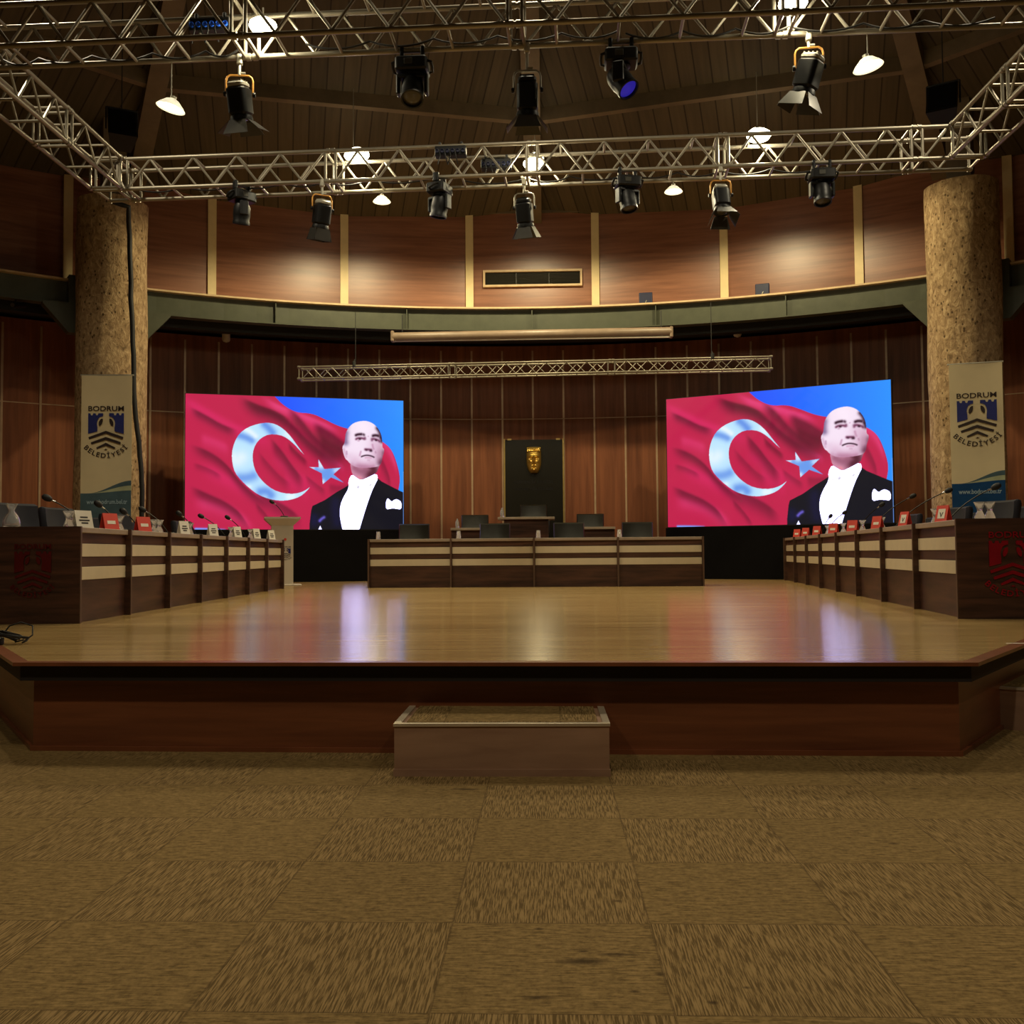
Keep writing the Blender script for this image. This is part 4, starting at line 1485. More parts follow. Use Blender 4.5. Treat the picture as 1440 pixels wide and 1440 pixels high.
def paint_screen():
    """picture shown on both screens: waving red flag with crescent and star, a man in evening dress, blue sky"""
    SS = 2
    nx, ny = GX * SS, GY * SS
    s = (np.arange(nx) + 0.5) / nx
    t_ = (np.arange(ny) + 0.5) / ny            # from the top down
    S, T = np.meshgrid(s, t_)
    TL, TR, BR, BL = (np.array(p, float) for p in ((85, 213), (1312, 255), (1312, 980), (82, 978)))
    X = (1 - T) * ((1 - S) * TL[0] + S * TR[0]) + T * ((1 - S) * BL[0] + S * BR[0])
    Y = (1 - T) * ((1 - S) * TL[1] + S * TR[1]) + T * ((1 - S) * BL[1] + S * BR[1])

    def inside(poly):
        p = np.array(poly, float)
        res = np.zeros(X.shape, bool)
        x0, y0, x1, y1 = p[:, 0].min(), p[:, 1].min(), p[:, 0].max(), p[:, 1].max()
        sub = (X >= x0) & (X <= x1) & (Y >= y0) & (Y <= y1)
        xs, ys = X[sub], Y[sub]
        r = np.zeros(xs.shape, bool)
        n = len(p)
        for i in range(n):
            ax, ay = p[i]; bx, by = p[(i + 1) % n]
            if ay == by:
                continue
            c = ((ay > ys) != (by > ys)) & (xs < (bx - ax) * (ys - ay) / (by - ay) + ax)
            r ^= c
        res[sub] = r
        return res

    def smooth(poly, k=2, closed=True):
        for _ in range(k):
            out = []
            n = len(poly)
            for i in range(n if closed else n - 1):
                a, b = poly[i], poly[(i + 1) % n]
                out.append((a[0] * .75 + b[0] * .25, a[1] * .75 + b[1] * .25))
                out.append((a[0] * .25 + b[0] * .75, a[1] * .25 + b[1] * .75))
            poly = out
        return poly

    def dist(line):
        D = np.full(X.shape, 1e9)
        for (a, b) in zip(line[:-1], line[1:]):
            ax, ay = a; bx, by = b
            l2 = (bx - ax) ** 2 + (by - ay) ** 2
            u = np.clip(((X - ax) * (bx - ax) + (Y - ay) * (by - ay)) / l2, 0, 1)
            D = np.minimum(D, np.hypot(X - ax - u * (bx - ax), Y - ay - u * (by - ay)))
        return D

    img = np.zeros(X.shape + (3,))

    def put(mask, col, alpha=1.0):
        a = (mask.astype(float) * alpha)[..., None]
        img[:] = img * (1 - a) + np.array(col, float) * a

    def stroke(line, w, col, k, mask=None):
        g = np.exp(-(dist(smooth(line, 2, False)) / w) ** 2) * k
        if mask is not None:
            g = g * mask
        put(g, col)

    # sky
    g = np.clip((X - 560) / 760, 0, 1)
    img[..., 0] = 26 + 14 * g
    img[..., 1] = 78 + 66 * g
    img[..., 2] = 255
    flag = smooth([(-900, -300), (300, -300), (520, 160),  (566, 226), (620, 282), (690, 322), (780, 326), (850, 358), (920, 394), (985, 414), (1100, 440), (1195, 490), (1240, 530), (1270, 600), (1292, 690), (1284, 745),
                   (1270, 800), (1200, 1010), (1100, 1500), (-900, 1500)], 2)
    fm = inside(flag)
    put(fm, (190, 30, 74))
    DARK, DEEP, PINK, HOT = (104, 18, 46), (80, 12, 34), (232, 66, 128), (220, 40, 104)
    def fold(line, wu, wd, c, k):
        """a crease: sharp on its upper edge, soft below, fading out at both ends"""
        ln = np.array(smooth(line, 2, False))
        yl = np.interp(X, ln[:, 0], ln[:, 1])
        d = Y - yl
        g = np.where(d < 0, np.exp(-(d / wu) ** 2), np.exp(-(d / wd) ** 2))
        span_ = ln[-1, 0] - ln[0, 0]
        e = np.clip((X - ln[0, 0]) / (0.22 * span_), 0, 1) * np.clip((ln[-1, 0] - X) / (0.25 * span_), 0, 1)
        g = g * e * e * (3 - 2 * e) * k * fm
        img[:] = img * (1 - g[..., None]) + np.array(c, float) * g[..., None]

    for (ln, wu, wd, k, c) in (
            ([(-60, 180), (150, 290), (330, 400), (520, 470), (640, 560)], 26, 44, 0.6, HOT), ([(40, 560), (300, 690), (520, 800), (760, 880)], 40, 50, 0.55, HOT),
            ([(20, 800), (260, 840), (420, 930), (520, 1060)], 30, 46, 0.5, PINK), ([(430, 180), (560, 280), (700, 330), (900, 410), (1000, 470)], 16, 34, 0.75, PINK),
            ([(560, 640), (700, 740), (820, 790)], 40, 50, 0.4, HOT), ([(90, 440), (260, 490), (380, 560)], 24, 40, 0.4, PINK), ([(480, 520), (620, 620), (760, 720), (900, 780)], 30, 36, 0.35, HOT),
            ([(1120, 440), (1210, 500), (1262, 600), (1300, 720)], 30, 40, 0.6, PINK), ([(780, 540), (900, 590), (1020, 670)], 16, 26, 0.6, PINK),
            ([(300, 190), (430, 290), (560, 325), (660, 390), (760, 500), (900, 600), (1010, 650)], 20, 46, 0.85, DARK), ([(340, 220), (460, 280), (600, 330), (720, 420)], 10, 24, 0.6, DEEP),
            ([(580, 260), (700, 350), (790, 470), (900, 560), (1020, 600)], 22, 60, 0.8, DARK), ([(720, 370), (860, 430), (980, 520), (1060, 560)], 24, 90, 0.85, DARK), ([(760, 420), (900, 520), (1020, 560)], 26, 50, 0.6, DEEP),
            ([(50, 270), (180, 335), (300, 410), (420, 440)], 10, 34, 0.75, DARK), ([(40, 490), (190, 535), (300, 610), (380, 720), (470, 800), (600, 900)], 12, 40, 0.75, DARK),
            ([(500, 430), (600, 530), (680, 650), (780, 760)], 14, 60, 0.7, DARK), ([(600, 450), (700, 560), (800, 640)], 12, 30, 0.5, DEEP), ([(440, 500), (520, 600), (620, 710), (700, 740)], 12, 40, 0.4, DARK),
            ([(40, 710), (200, 785), (310, 835), (400, 910), (480, 1080)], 12, 42, 0.75, DARK), ([(400, 700), (520, 800), (660, 870), (780, 990)], 14, 60, 0.7, DARK), ([(420, 790), (520, 890), (620, 1040)], 10, 30, 0.5, DARK),
            ([(60, 590), (220, 640), (330, 720)], 8, 26, 0.4, DARK), ([(820, 720), (940, 755), (1040, 720)], 16, 40, 0.4, DARK), ([(700, 640), (800, 730), (900, 790)], 10, 30, 0.4, DARK),
            ([(1140, 520), (1210, 640), (1260, 800)], 20, 60, 0.5, DARK), ([(1225, 490), (1280, 610), (1310, 760)], 8, 16, 0.5, DEEP)):
        fold(ln, wu, wd, c, k)
    cres = smooth([(735, 558), (700, 512), (660, 455), (620, 414), (575, 386), (530, 378), (480, 384), (420, 405), (375, 440), (348, 490), (334, 550), (338, 610), (352, 660), (385, 702), (430, 746), (480, 784),
                   (540, 808), (600, 818), (660, 813), (712, 795), (748, 766), (769, 740), (769, 740), (735, 764), (685, 779), (620, 776), (562, 756), (510, 716), (470, 665), (451, 610), (448, 550), (464, 500), (495, 464),
                   (540, 443), (600, 447), (640, 466), (680, 500), (712, 536), (735, 558)], 1)
    cm = inside(cres)
    put(cm, (186, 226, 252))
    BL_, WH = (92, 138, 226), (236, 246, 255)
    for (ln, w, k, c) in (([(500, 375), (540, 410), (570, 450)], 24, 0.9, BL_), ([(330, 440), (400, 455), (470, 490)], 22, 0.8, BL_), ([(340, 560), (360, 600), (400, 560)], 40, 0.7, WH), ([(350, 690), (420, 690), (470, 670)], 30, 0.75, BL_),
                          ([(470, 770), (530, 760), (560, 800)], 28, 0.85, BL_), ([(400, 410), (440, 430), (480, 470)], 16, 0.8, WH), ([(620, 800), (700, 790)], 22, 0.8, WH), ([(620, 420), (680, 480)], 22, 0.7, WH), ([(400, 740), (450, 740)], 14, 0.6, WH)):
        stroke(ln, w, c, k, cm)
    star = [(816, 584), (850, 640), (945, 632), (902, 670), (962, 717), (888, 687), (841, 725), (836, 664), (764, 628), (818, 630)]
    sm_ = inside(star)
    put(sm_, (104, 152, 232))
    stroke([(816, 584), (840, 640)], 22, WH, 0.8, sm_); stroke([(945, 632), (900, 655)], 18, WH, 0.6, sm_); stroke([(841, 725), (840, 700)], 14, WH, 0.8, sm_); stroke([(764, 628), (800, 634)], 12, WH, 0.7, sm_)
    stroke([(82, 972), (240, 976), (330, 985)], 7, (120, 160, 255), 1.0)
    # the man: jacket, shirt, neck, head
    def P(pts):
        return [(760 + a * .528, 240 + b * .5278) for a, b in pts]
    jm = inside(P([(440, 925), (380, 962), (300, 1005), (180, 1085), (90, 1128), (42, 1150), (28, 1200), (12, 1330), (8, 1440), (1070, 1440), (1060, 1015), (1000, 990), (900, 942), (800, 892), (760, 860)]))
    put(jm, (9, 11, 26))
    stroke(P([(300, 1050), (280, 1200), (330, 1400)]), 30, (16, 16, 58), 0.7, jm)
    stroke(P([(60, 1200), (60, 1400)]), 26, (14, 16, 70), 0.6, jm)
    stroke(P([(110, 1320), (140, 1285), (182, 1262)]), 9, (112, 96, 214), 0.9, jm)
    put(inside(P([(102, 1402), (125, 1358), (146, 1402)])), (240, 240, 255))
    shirt = smooth(P([(470, 812), (432, 876), (436, 962), (384, 1045), (345, 1130), (335, 1230), (348, 1320), (372, 1425), (545, 1425), (580, 1310), (620, 1185), (682, 1010), (735, 905), (758, 862), (742, 802), (640, 850), (570, 880), (520, 850)]), 1)
    neck = smooth(P([(450, 690), (462, 770), (476, 812), (520, 850), (572, 882), (640, 852), (740, 808), (768, 740), (800, 660)]), 1)
    nm = inside(neck)
    put(nm, (206, 142, 168))
    stroke(P([(690, 720), (720, 790), (640, 830)]), 36, (78, 26, 44), 0.95, nm)
    stroke(P([(470, 720), (560, 790), (640, 770)]), 22, (146, 84, 110), 0.8, nm)
    stroke(P([(520, 840), (580, 860)]), 10, (226, 130, 150), 0.8, nm)
    put(inside(shirt), (252, 252, 255))
    shm = inside(shirt)
    stroke(P([(520, 975), (560, 930)]), 4, (170, 160, 190), 0.7, shm); stroke(P([(650, 950), (700, 905)]), 4, (180, 170, 200), 0.6, shm); stroke(P([(430, 960), (520, 960), (560, 900)]), 5, (226, 220, 240), 0.6, shm)
    head = smooth(P([(398, 420), (402, 380), (428, 325), (470, 280), (520, 255), (590, 243), (650, 248), (705, 272), (750, 312), (782, 360), (800, 410), (806, 460), (808, 530), (828, 545), (826, 585), (808, 630), (800, 690),
                       (772, 728), (700, 742), (620, 745), (520, 740), (465, 712), (440, 690), (425, 668), (398, 650), (375, 585), (365, 520), (385, 492), (392, 470)]), 1)
    hm = inside(head)
    put(hm, (243, 224, 242))
    stroke(P([(740, 480), (750, 560), (740, 650)]), 46, (206, 160, 188), 0.6, hm)
    stroke(P([(480, 640), (560, 700), (640, 710)]), 34, (220, 180, 206), 0.6, hm)
    stroke(P([(560, 280), (620, 330), (580, 360)]), 34, (249, 232, 247), 0.8, hm)
    stroke(P([(408, 340), (394, 430), (404, 500)]), 19, (112, 90, 134), 0.85, hm)
    stroke(P([(440, 290), (410, 340)]), 12, (176, 158, 196), 0.7, hm)
    stroke(P([(740, 300), (785, 360), (802, 430), (806, 480)]), 13, (54, 26, 50), 1.0, hm)
    stroke(P([(815, 560), (806, 640), (780, 720)]), 24, (104, 50, 76), 0.95, hm)
    stroke(P([(790, 500), (785, 580), (780, 640)]), 20, (206, 160, 186), 0.7, hm)
    stroke(P([(450, 690), (540, 730), (640, 740), (740, 730)]), 20, (178, 116, 148), 0.85, hm)
    stroke(P([(440, 600), (460, 660), (520, 700)]), 22, (226, 196, 220), 0.7, hm)
    stroke(P([(640, 690), (720, 690)]), 16, (214, 172, 198), 0.6, hm)
    stroke(P([(375, 520), (395, 590), (415, 650)]), 8, (206, 166, 196), 0.7, hm)
    stroke(P([(412, 530), (416, 640)]), 5, (176, 130, 166), 0.7, hm)
    K, BR = (46, 16, 36), (116, 60, 92)
    for (ln, w, c, k) in (([(505, 402), (535, 388), (598, 386)], 7.5, K, 1.0), ([(592, 384), (612, 400)], 7, K, .8), ([(690, 408), (730, 396), (782, 410)], 8, K, 1.0), ([(782, 412), (796, 436)], 6, K, .8),
                          ([(505, 446), (540, 426), (590, 430), (612, 440)], 6.5, BR, 1.0), ([(540, 436), (575, 440)], 5, K, 1.0), ([(520, 458), (570, 456)], 4, (196, 150, 180), .8),
                          ([(692, 440), (720, 436), (765, 452), (782, 470)], 6.5, BR, 1.0), ([(722, 446), (752, 456)], 5, K, 1.0), ([(612, 412), (618, 450)], 7, BR, .8), ([(688, 420), (694, 470)], 7, BR, .8),
                          ([(694, 480), (704, 530), (716, 552)], 6, (196, 146, 176), .9), ([(600, 548), (650, 550), (700, 556)], 7, BR, 1.0), ([(660, 562), (700, 566)], 6, K, .9), ([(620, 552), (640, 560)], 5, K, .7),
                          ([(575, 556), (560, 600), (556, 622)], 5, (190, 140, 172), .8), ([(725, 560), (740, 600)], 5, (180, 130, 160), .7),
                          ([(562, 632), (600, 616), (640, 610), (690, 620), (728, 640)], 4, K, .95), ([(600, 640), (650, 636), (700, 644)], 5, (206, 150, 180), .7), ([(620, 660), (690, 668)], 5, (200, 156, 184), .6),
                          ([(640, 410), (662, 408)], 3.5, (200, 160, 190), .7)):
        stroke(P(ln), w, c, k, hm)
    put(inside(smooth(P([(842, 1120), (862, 1068), (882, 1080), (908, 1108), (940, 1084), (975, 1080), (1022, 1112), (1018, 1192), (960, 1180), (900, 1178), (850, 1192)]), 1)), (250, 252, 255))
    edge = (S > 0.9975) & (T > 0.55)
    put(edge, (120, 170, 255))
    img = img.reshape(GY, SS, GX, SS, 3).mean(axis=(1, 3))
    c = np.clip(img / 255.0, 0, 1)
    w_ = np.clip((c.min(axis=2) - 0.92) / 0.07, 0, 1)
    lin = np.where(c <= 0.04045, c / 12.92, ((c + 0.055) / 1.055) ** 2.4)
    # the white parts of the panel are far brighter than the camera could hold
    lin = lin * (1 + w_[..., None] * np.array((1.5, 1.4, 3.6)))
    return lin


def screen_mesh():
    lin = paint_screen()
    verts = np.zeros((GY, GX, 3))
    verts[..., 0] = ((np.arange(GX) / (GX - 1)) - 0.5)[None, :]
    verts[..., 2] = (1 - np.arange(GY) / (GY - 1))[:, None]
    me = bpy.data.meshes.new('display')
    idx = np.arange(GX * GY).reshape(GY, GX)
    faces = np.stack([idx[1:, :-1], idx[1:, 1:], idx[:-1, 1:], idx[:-1, :-1]], axis=-1).reshape(-1, 4)
    nf = len(faces)
    me.vertices.add(GX * GY)
    me.vertices.foreach_set('co', verts.reshape(-1))
    me.loops.add(nf * 4)
    me.loops.foreach_set('vertex_index', faces.reshape(-1).astype(np.int32))
    me.polygons.add(nf)
    me.polygons.foreach_set('loop_start', np.arange(0, nf * 4, 4, dtype=np.int32))
    me.update(calc_edges=True)
    at_ = me.color_attributes.new('picture', 'FLOAT_COLOR', 'POINT')
    rgba = np.ones((GX * GY, 4), np.float32)
    rgba[:, :3] = lin.reshape(-1, 3)
    at_.data.foreach_set('color', rgba.reshape(-1))
    t = NT('lit_screen_picture')
    a = t.n('ShaderNodeVertexColor', layer_name='picture')
    t.l(a.outputs[0], t.b.inputs['Emission Color'])
    t.b.inputs['Emission Strength'].default_value = 1.05
    t.set(0.6, 0, 0.2, (0.01, 0.01, 0.01, 1))
    me.materials.append(t.m)
    return me


smesh = screen_mesh()
for (ul, vl, ur, vr, vb_l, vb_r, Yl, Yr, lab) in (
        (261, 553, 567, 564, 745, 744, 17.7, 18.9, 'large lit screen standing behind the lectern, showing a red flag and a man'),
        (937, 558, 1252.5, 538, 738.5, 738, 18.9, 17.0, 'large lit screen on the right side of the stage, showing a red flag and man')):
    a, b = at(ul, vl, Y=Yl), at(ur, vr, Y=Yr)
    zb = (at(ul, vb_l, Y=Yl).z + at(ur, vb_r, Y=Yr).z) / 2
    zt = (a.z + b.z) / 2
    d = Vector((b.x - a.x, b.y - a.y, 0))
    W_, H_ = d.length, zt - zb
    o = thing('led_screen', lab, 'screen', ((a.x + b.x) / 2, (a.y + b.y) / 2, STAGE), math.atan2(d.y, d.x))
    zz = zb - STAGE
    disp = bpy.data.objects.new('display', smesh)
    COL.objects.link(disp)
    disp.parent = o
    disp.location = (0, -0.003, zz)
    disp.scale = (W_, 1, H_)
    m2 = MB(); m2.span((-W_ / 2 - 0.012, 0, zz - 0.012), (W_ / 2 + 0.012, 0.09, zz + H_ + 0.012)); m2.build('cabinet', M['screen_cabinet'], o)
    m2 = MB(); m2.span((-W_ / 2 - 0.05, 0.0, 0.0), (W_ / 2 + 0.1, 0.5, zz - 0.012)); m2.build('skirted_base', M['black_cloth'], o)
    m2 = MB()
    for x in (-W_ * 0.4, -W_ * 0.15, W_ * 0.15, W_ * 0.4):
        m2.box((x, 0.13, zz + H_ / 2), (0.05, 0.08, H_)); m2.box((x, 0.3, zz + 0.0), (0.05, 0.4, 0.05))
    m2.build('rear_struts', M['steel_dark'], o)


# ------------------------------------------------------------------ trusses
def truss(lab, p0, p1, zb, w, h, joints, bay, rc=0.024, rb=0.014, flip=0, name='lighting_truss', skip_ends=False):
    d = Vector((p1.x - p0.x, p1.y - p0.y, 0))
    L = d.length
    o = thing(name, lab, 'truss', (p0.x, p0.y, zb), math.atan2(d.y, d.x))
    for (y, z) in ((0, 0), (w, 0), (0, h), (w, h)):
        m2 = MB(); m2.tube([(0, y, z), (L, y, z)], rc, 10); m2.build('chord', M['alu'], o, 40)
    js = sorted([0.03] + [j for j in joints if 0.1 < j < L - 0.1] + [L - 0.03])
    faces = (('front', 0, flip), ('back', w, 1 - flip))
    for (nm, yy, st) in faces:
        for a, b in zip(js[:-1], js[1:]):
            m2 = MB()
            a2, b2 = a + 0.075, b - 0.075
            n = max(1, round((b2 - a2) / (bay / 2)))
            pts = [(a2 + (b2 - a2) * k / n, yy, (h - 0.012) if (k + st) % 2 else 0.012) for k in range(n + 1)]
            for q0, q1 in zip(pts[:-1], pts[1:]):
                m2.tube([q0, q1], rb, 7)
            m2.build('lacing', M['alu'], o, 40)
            for k in range(1, n):
                zz = h if (k + st) % 2 else 0
                if nm == 'front':
                    m2 = MB(); m2.tube([(pts[k][0], 0, zz), (pts[k][0], w, zz)], rb, 7, cap=False); m2.build('rung', M['alu'], o, 40)
    for j in js:
        mid = 0.1 < j < L - 0.1
        for dx in ((-0.06, 0.06) if mid else (0.0,)):
            m2 = MB()
            x = j + dx
            for (y0, z0, y1, z1) in ((0, 0, 0, h), (w, 0, w, h), (0, 0, w, 0), (0, h, w, h)):
                m2.tube([(x, y0, z0), (x, y1, z1)], rb * 1.2, 7)
            for (y, z) in ((0, 0), (w, 0), (0, h), (w, h)):
                m2.lathe([(rc + 0.008, -0.02), (rc + 0.008, 0.02)], 12, 0, Matrix.Translation((x + (0.03 if dx < 0 else -0.03 if dx > 0 else 0), y, z)) @ Matrix.Rotation(PI / 2, 4, 'Y'))
            m2.build('joint_frame', M['alu'], o, 40)
    return o, d.normalized()


TZ, TW = 5.3, 0.36
bl_, br_ = at(172, 266, z=TZ), at(1337, 222, z=TZ)
bd = (br_ - bl_).normalized()
b0 = bl_ - bd * TW
b1 = br_ + bd * TW


def along(p, d, u, v):
    q = on_line(u, v, p, p + d)
    return (Vector((q.x, q.y)) - Vector((p.x, p.y))).dot(Vector((d.x, d.y)))


tb, bd = truss('aluminium box truss across the back of the stage, carrying six stage lights', b0, b1, TZ, TW, TW, [TW] + [along(b0, bd, u, 230) for u in (465, 748, 1017, 1290)] + [0], 0.5)
f0_, f1_ = at(0, 65, z=TZ), at(1440, 2.5, z=TZ)
fd = (f1_ - f0_).normalized()
fx0 = f0_ + fd * ((bl_.x - TW - f0_.x) / fd.x)
fx1 = f1_ + fd * ((br_.x + TW - f1_.x) / fd.x)
tf, fd = truss('aluminium box truss across the top of the view, nearest the audience', fx0, fx1, TZ, TW, TW, [along(fx0, fd, u, 30) for u in (335, 724, 1112)], 0.5, flip=1)
# side trusses run from the front truss to the back one
lf, rf = fx0, fx1
sl0 = Vector((bl_.x, fx0.y + fd.y * (bl_.x - fx0.x) / fd.x + TW + 0.03, 0))
truss('aluminium box truss along the left side, joining the two cross trusses', sl0, Vector((bl_.x, bl_.y - 0.03, 0)), TZ, TW, TW, [1.6], 0.5)
sr0 = Vector((br_.x, br_.y - 0.03, 0))
truss('aluminium box truss along the right side, joining the two cross trusses', sr0, Vector((br_.x, fx0.y + fd.y * (br_.x - fx0.x) / fd.x + TW + 0.03, 0)), TZ, TW, TW, [1.3], 0.5)
YS = 17.6
s0, s1 = at(418, 530, Y=YS), at(1087, 521, Y=YS - 0.35)
sz = (s0.z + s1.z) / 2
ts, sd = truss('slim aluminium truss hung low under the ring beam above the screens', s0, s1, sz, 0.22, 0.21, [along(s0, (s1 - s0).normalized(), u, 520) for u in (635, 860)], 0.36, 0.016, 0.008)
for u in (498, 1002):
    x = along(s0, sd, u, 510)
    m2 = MB()
    m2.tube([(x, 0.11, 0.21), (x, 0.11, ZB0 - 0.02 - sz + 0.2)], 0.006, 6)
    m2.build('hanging_wire', M['steel_dark'], ts)
    m2 = MB(); m2.rbox((x, 0.0, 0.24), (0.06, 0.07, 0.1), 0.02); m2.tube([(x, 0.0, 0.29), (x, 0.06, 0.33), (x, 0.11, 0.33)], 0.012, 6); m2.build('hanging_clamp', M['steel_dark'], ts, 40)

# projection screen casing under the ring beam
c0, c1 = at(550, 474.5, Y=17.7), at(946, 466.5, Y=17.7)
o = thing('projection_screen', 'long pale rolled projection screen casing under the ring beam', 'screen', ((c0.x + c1.x) / 2, 17.7, (c0.z + c1.z) / 2), 0)
w_ = (c1.x - c0.x)
rt = Matrix.Rotation(-(c1.z - c0.z) / w_, 4, 'Y') @ Matrix.Rotation(PI / 2, 4, 'Y')
m2 = MB(); m2.lathe([(0.07, -w_ / 2), (0.085, -w_ / 2 + 0.03), (0.085, w_ / 2 - 0.03), (0.07, w_ / 2)], 24, 0, rt); m2.build('casing', M['casing'], o, 40)
m2 = MB(); m2.box((0.0, -0.02, -0.085), (w_ * 0.985, 0.04, 0.025)); m2.build('bottom_bar', M['white'], o)
for s in (-1, 1):
    m2 = MB(); m2.rbox((s * (w_ / 2 - 0.03), 0.0, 0.0), (0.06, 0.16, 0.19), 0.02); m2.build('end_bracket', M['casing'], o)
    m2 = MB(); m2.tube([(s * (w_ / 2 - 0.2), 0.02, 0.07), (s * (w_ / 2 - 0.2), 0.02, ZB0 + 0.12 - (c0.z + c1.z) / 2)], 0.008, 6); m2.build('hanger', M['steel_dark'], o)


# ------------------------------------------------------------------ stage lights
def axis_matrix(p, d):
    return Matrix.Translation(p) @ Vector(d).normalized().to_track_quat('Z', 'Y').to_matrix().to_4x4()


def moving_head(lab, p, d, pan, lens='lens', rz=0.0):
    o = thing('moving_head_light', lab, 'stage light', p, rz, 'moving head lights on the trusses')
    for s in (-1, 1):
        m2 = MB(); m2.rbox((s * 0.09, 0, -0.025), (0.035, 0.07, 0.1), 0.012); m2.tube([(s * 0.09, 0, -0.05), (s * 0.09, 0, -0.1)], 0.012, 8); m2.build('clamp', M['black'], o, 40)
    m2 = MB(); m2.rbox((0, 0, -0.15), (0.28, 0.22, 0.12), 0.03); m2.build('base', M['black'], o, 40)
    m2 = MB(); m2.rbox((-0.02, -0.112, -0.145), (0.07, 0.006, 0.05), 0.003); m2.build('display_window', M['grille'], o)
    for s in (-1, 1):
        m2 = MB(); m2.tube([(s * 0.135, -0.05, -0.12), (s * 0.168, -0.05, -0.13), (s * 0.172, 0, -0.15), (s * 0.168, 0.05, -0.17), (s * 0.135, 0.05, -0.18)], 0.013, 8); m2.build('handle', M['black'], o, 50)
    Tp = Matrix.Rotation(pan, 4, 'Z')
    m2 = MB()
    m2.lathe([(0.06, -0.235), (0.08, -0.225), (0.08, -0.205)], 16, 0, Tp)
    m2.rbox((0, 0, -0.24), (0.27, 0.1, 0.035), 0.015, None, 0, 3, Tp)
    for s in (-1, 1):
        m2.rbox((s * 0.122, 0, -0.31), (0.032, 0.1, 0.17), 0.015, None, 0, 3, Tp)
    m2.build('yoke', M['black'], o, 40)
    A = axis_matrix((0, 0, -0.345), d)
    m2 = MB()
    m2.lathe([(0.03, -0.125), (0.075, -0.115), (0.095, -0.07), (0.1, 0.02), (0.092, 0.08), (0.098, 0.09), (0.098, 0.125), (0.084, 0.125), (0.082, 0.1)], 24, 0, A)
    hd = m2.build('head', M['black'], o, 40)
    m2 = MB(); m2.lathe([(0.001, 0.112), (0.05, 0.11), (0.083, 0.1), (0.083, 0.09), (0.001, 0.09)], 24, 0, A)
    m2.build('lens', M[lens], hd, 40)
    return o


def fresnel(lab, p, d, rz=0.0, yoke='brass_yoke', sc=1.0, drop=0.1, door_open=(35, 35, 35, 35), back='grey_metal'):
    o = thing('barn_door_spotlight', lab, 'stage light', p, rz, 'barn door spotlights on the trusses')
    m2 = MB(); m2.rbox((0, 0, -0.02), (0.05, 0.06, 0.09), 0.015); m2.tube([(0.02, 0, 0.0), (0.06, 0, 0.02)], 0.01, 6); m2.build('clamp', M['grey_metal'], o, 40)
    m2 = MB(); m2.tube([(0, 0, -0.05), (0, 0, -0.06 - drop)], 0.014, 8); m2.tube([(0.0, 0, -0.04 - drop), (0.05, 0, -0.04 - drop)], 0.012, 8); m2.build('spigot', M['grey_metal'], o, 40)
    y0 = -0.06 - drop
    pz = y0 - 0.17
    m2 = MB(); m2.tube([(-0.115, 0, pz), (-0.115, 0, y0 - 0.05), (-0.105, 0, y0 - 0.018), (-0.08, 0, y0), (0.08, 0, y0), (0.105, 0, y0 - 0.018), (0.115, 0, y0 - 0.05), (0.115, 0, pz)], 0.009, 8)
    m2.build('yoke', M[yoke], o, 60)
    for s in (-1, 1):
        m2 = MB(); m2.lathe([(0.02, -0.012), (0.024, 0), (0.02, 0.012)], 12, 0, Matrix.Translation((s * 0.125, 0, pz)) @ Matrix.Rotation(PI / 2, 4, 'Y')); m2.build('knob', M['black'], o, 40)
    A = axis_matrix((0, 0, pz - 0.03), d)
    m2 = MB()
    m2.rbox((0, 0, 0.03), (0.18, 0.19, 0.24), 0.045, None, 0, 4, A)
    m2.lathe([(0.07, 0.14), (0.092, 0.15), (0.098, 0.17), (0.098, 0.19), (0.085, 0.19)], 24, 0, A)
    body = m2.build('body', M['black'], o, 40)
    m2 = MB()
    m2.rbox((0, 0, -0.105), (0.16, 0.17, 0.05), 0.04, None, 0, 4, A)
    for k in range(4):
        m2.box((0, -0.06 + 0.04 * k, -0.135), (0.12, 0.012, 0.014), None, 0, A)
    m2.build('vented_cap', M[back], o, 40)
    m2 = MB(); m2.lathe([(0.001, 0.2), (0.05, 0.195), (0.083, 0.18), (0.001, 0.175)], 20, 0, A); m2.build('lens', M['lens'], body, 40)
    for k in range(4):
        B = A @ Matrix.Rotation(PI / 2 * k, 4, 'Z') @ Matrix.Translation((0, 0.09, 0.19)) @ Matrix.Rotation(-R(door_open[k]), 4, 'X')
        m2 = MB()
        m2.prism([(-0.075, 0), (0.075, 0), (0.115, 0.14), (-0.115, 0.14)], 0.003, B @ Matrix.Rotation(PI / 2, 4, 'X'))
        m2.build('barn_door', M['door_metal'], o)
    return o


M['door_metal'] = plain('barn_door_metal', srgb(66, 64, 60), 0.4, 0.4)


def front_pt(u, v, off, back=False):
    """point on the front truss line (bottom chord), off metres in from the front face"""
    n = Vector((-fd.y, fd.x, 0))
    q = on_line(u, v, fx0 + n * off, fx0 + n * off + fd)
    return q


def back_pt(u, v, off):
    n = Vector((-bd.y, bd.x, 0))
    return on_line(u, v, b0 + n * off, b0 + n * off + bd)


def hang(u, v, fn, off):
    p = fn(u, v, off)
    return Vector((p.x, p.y, TZ))


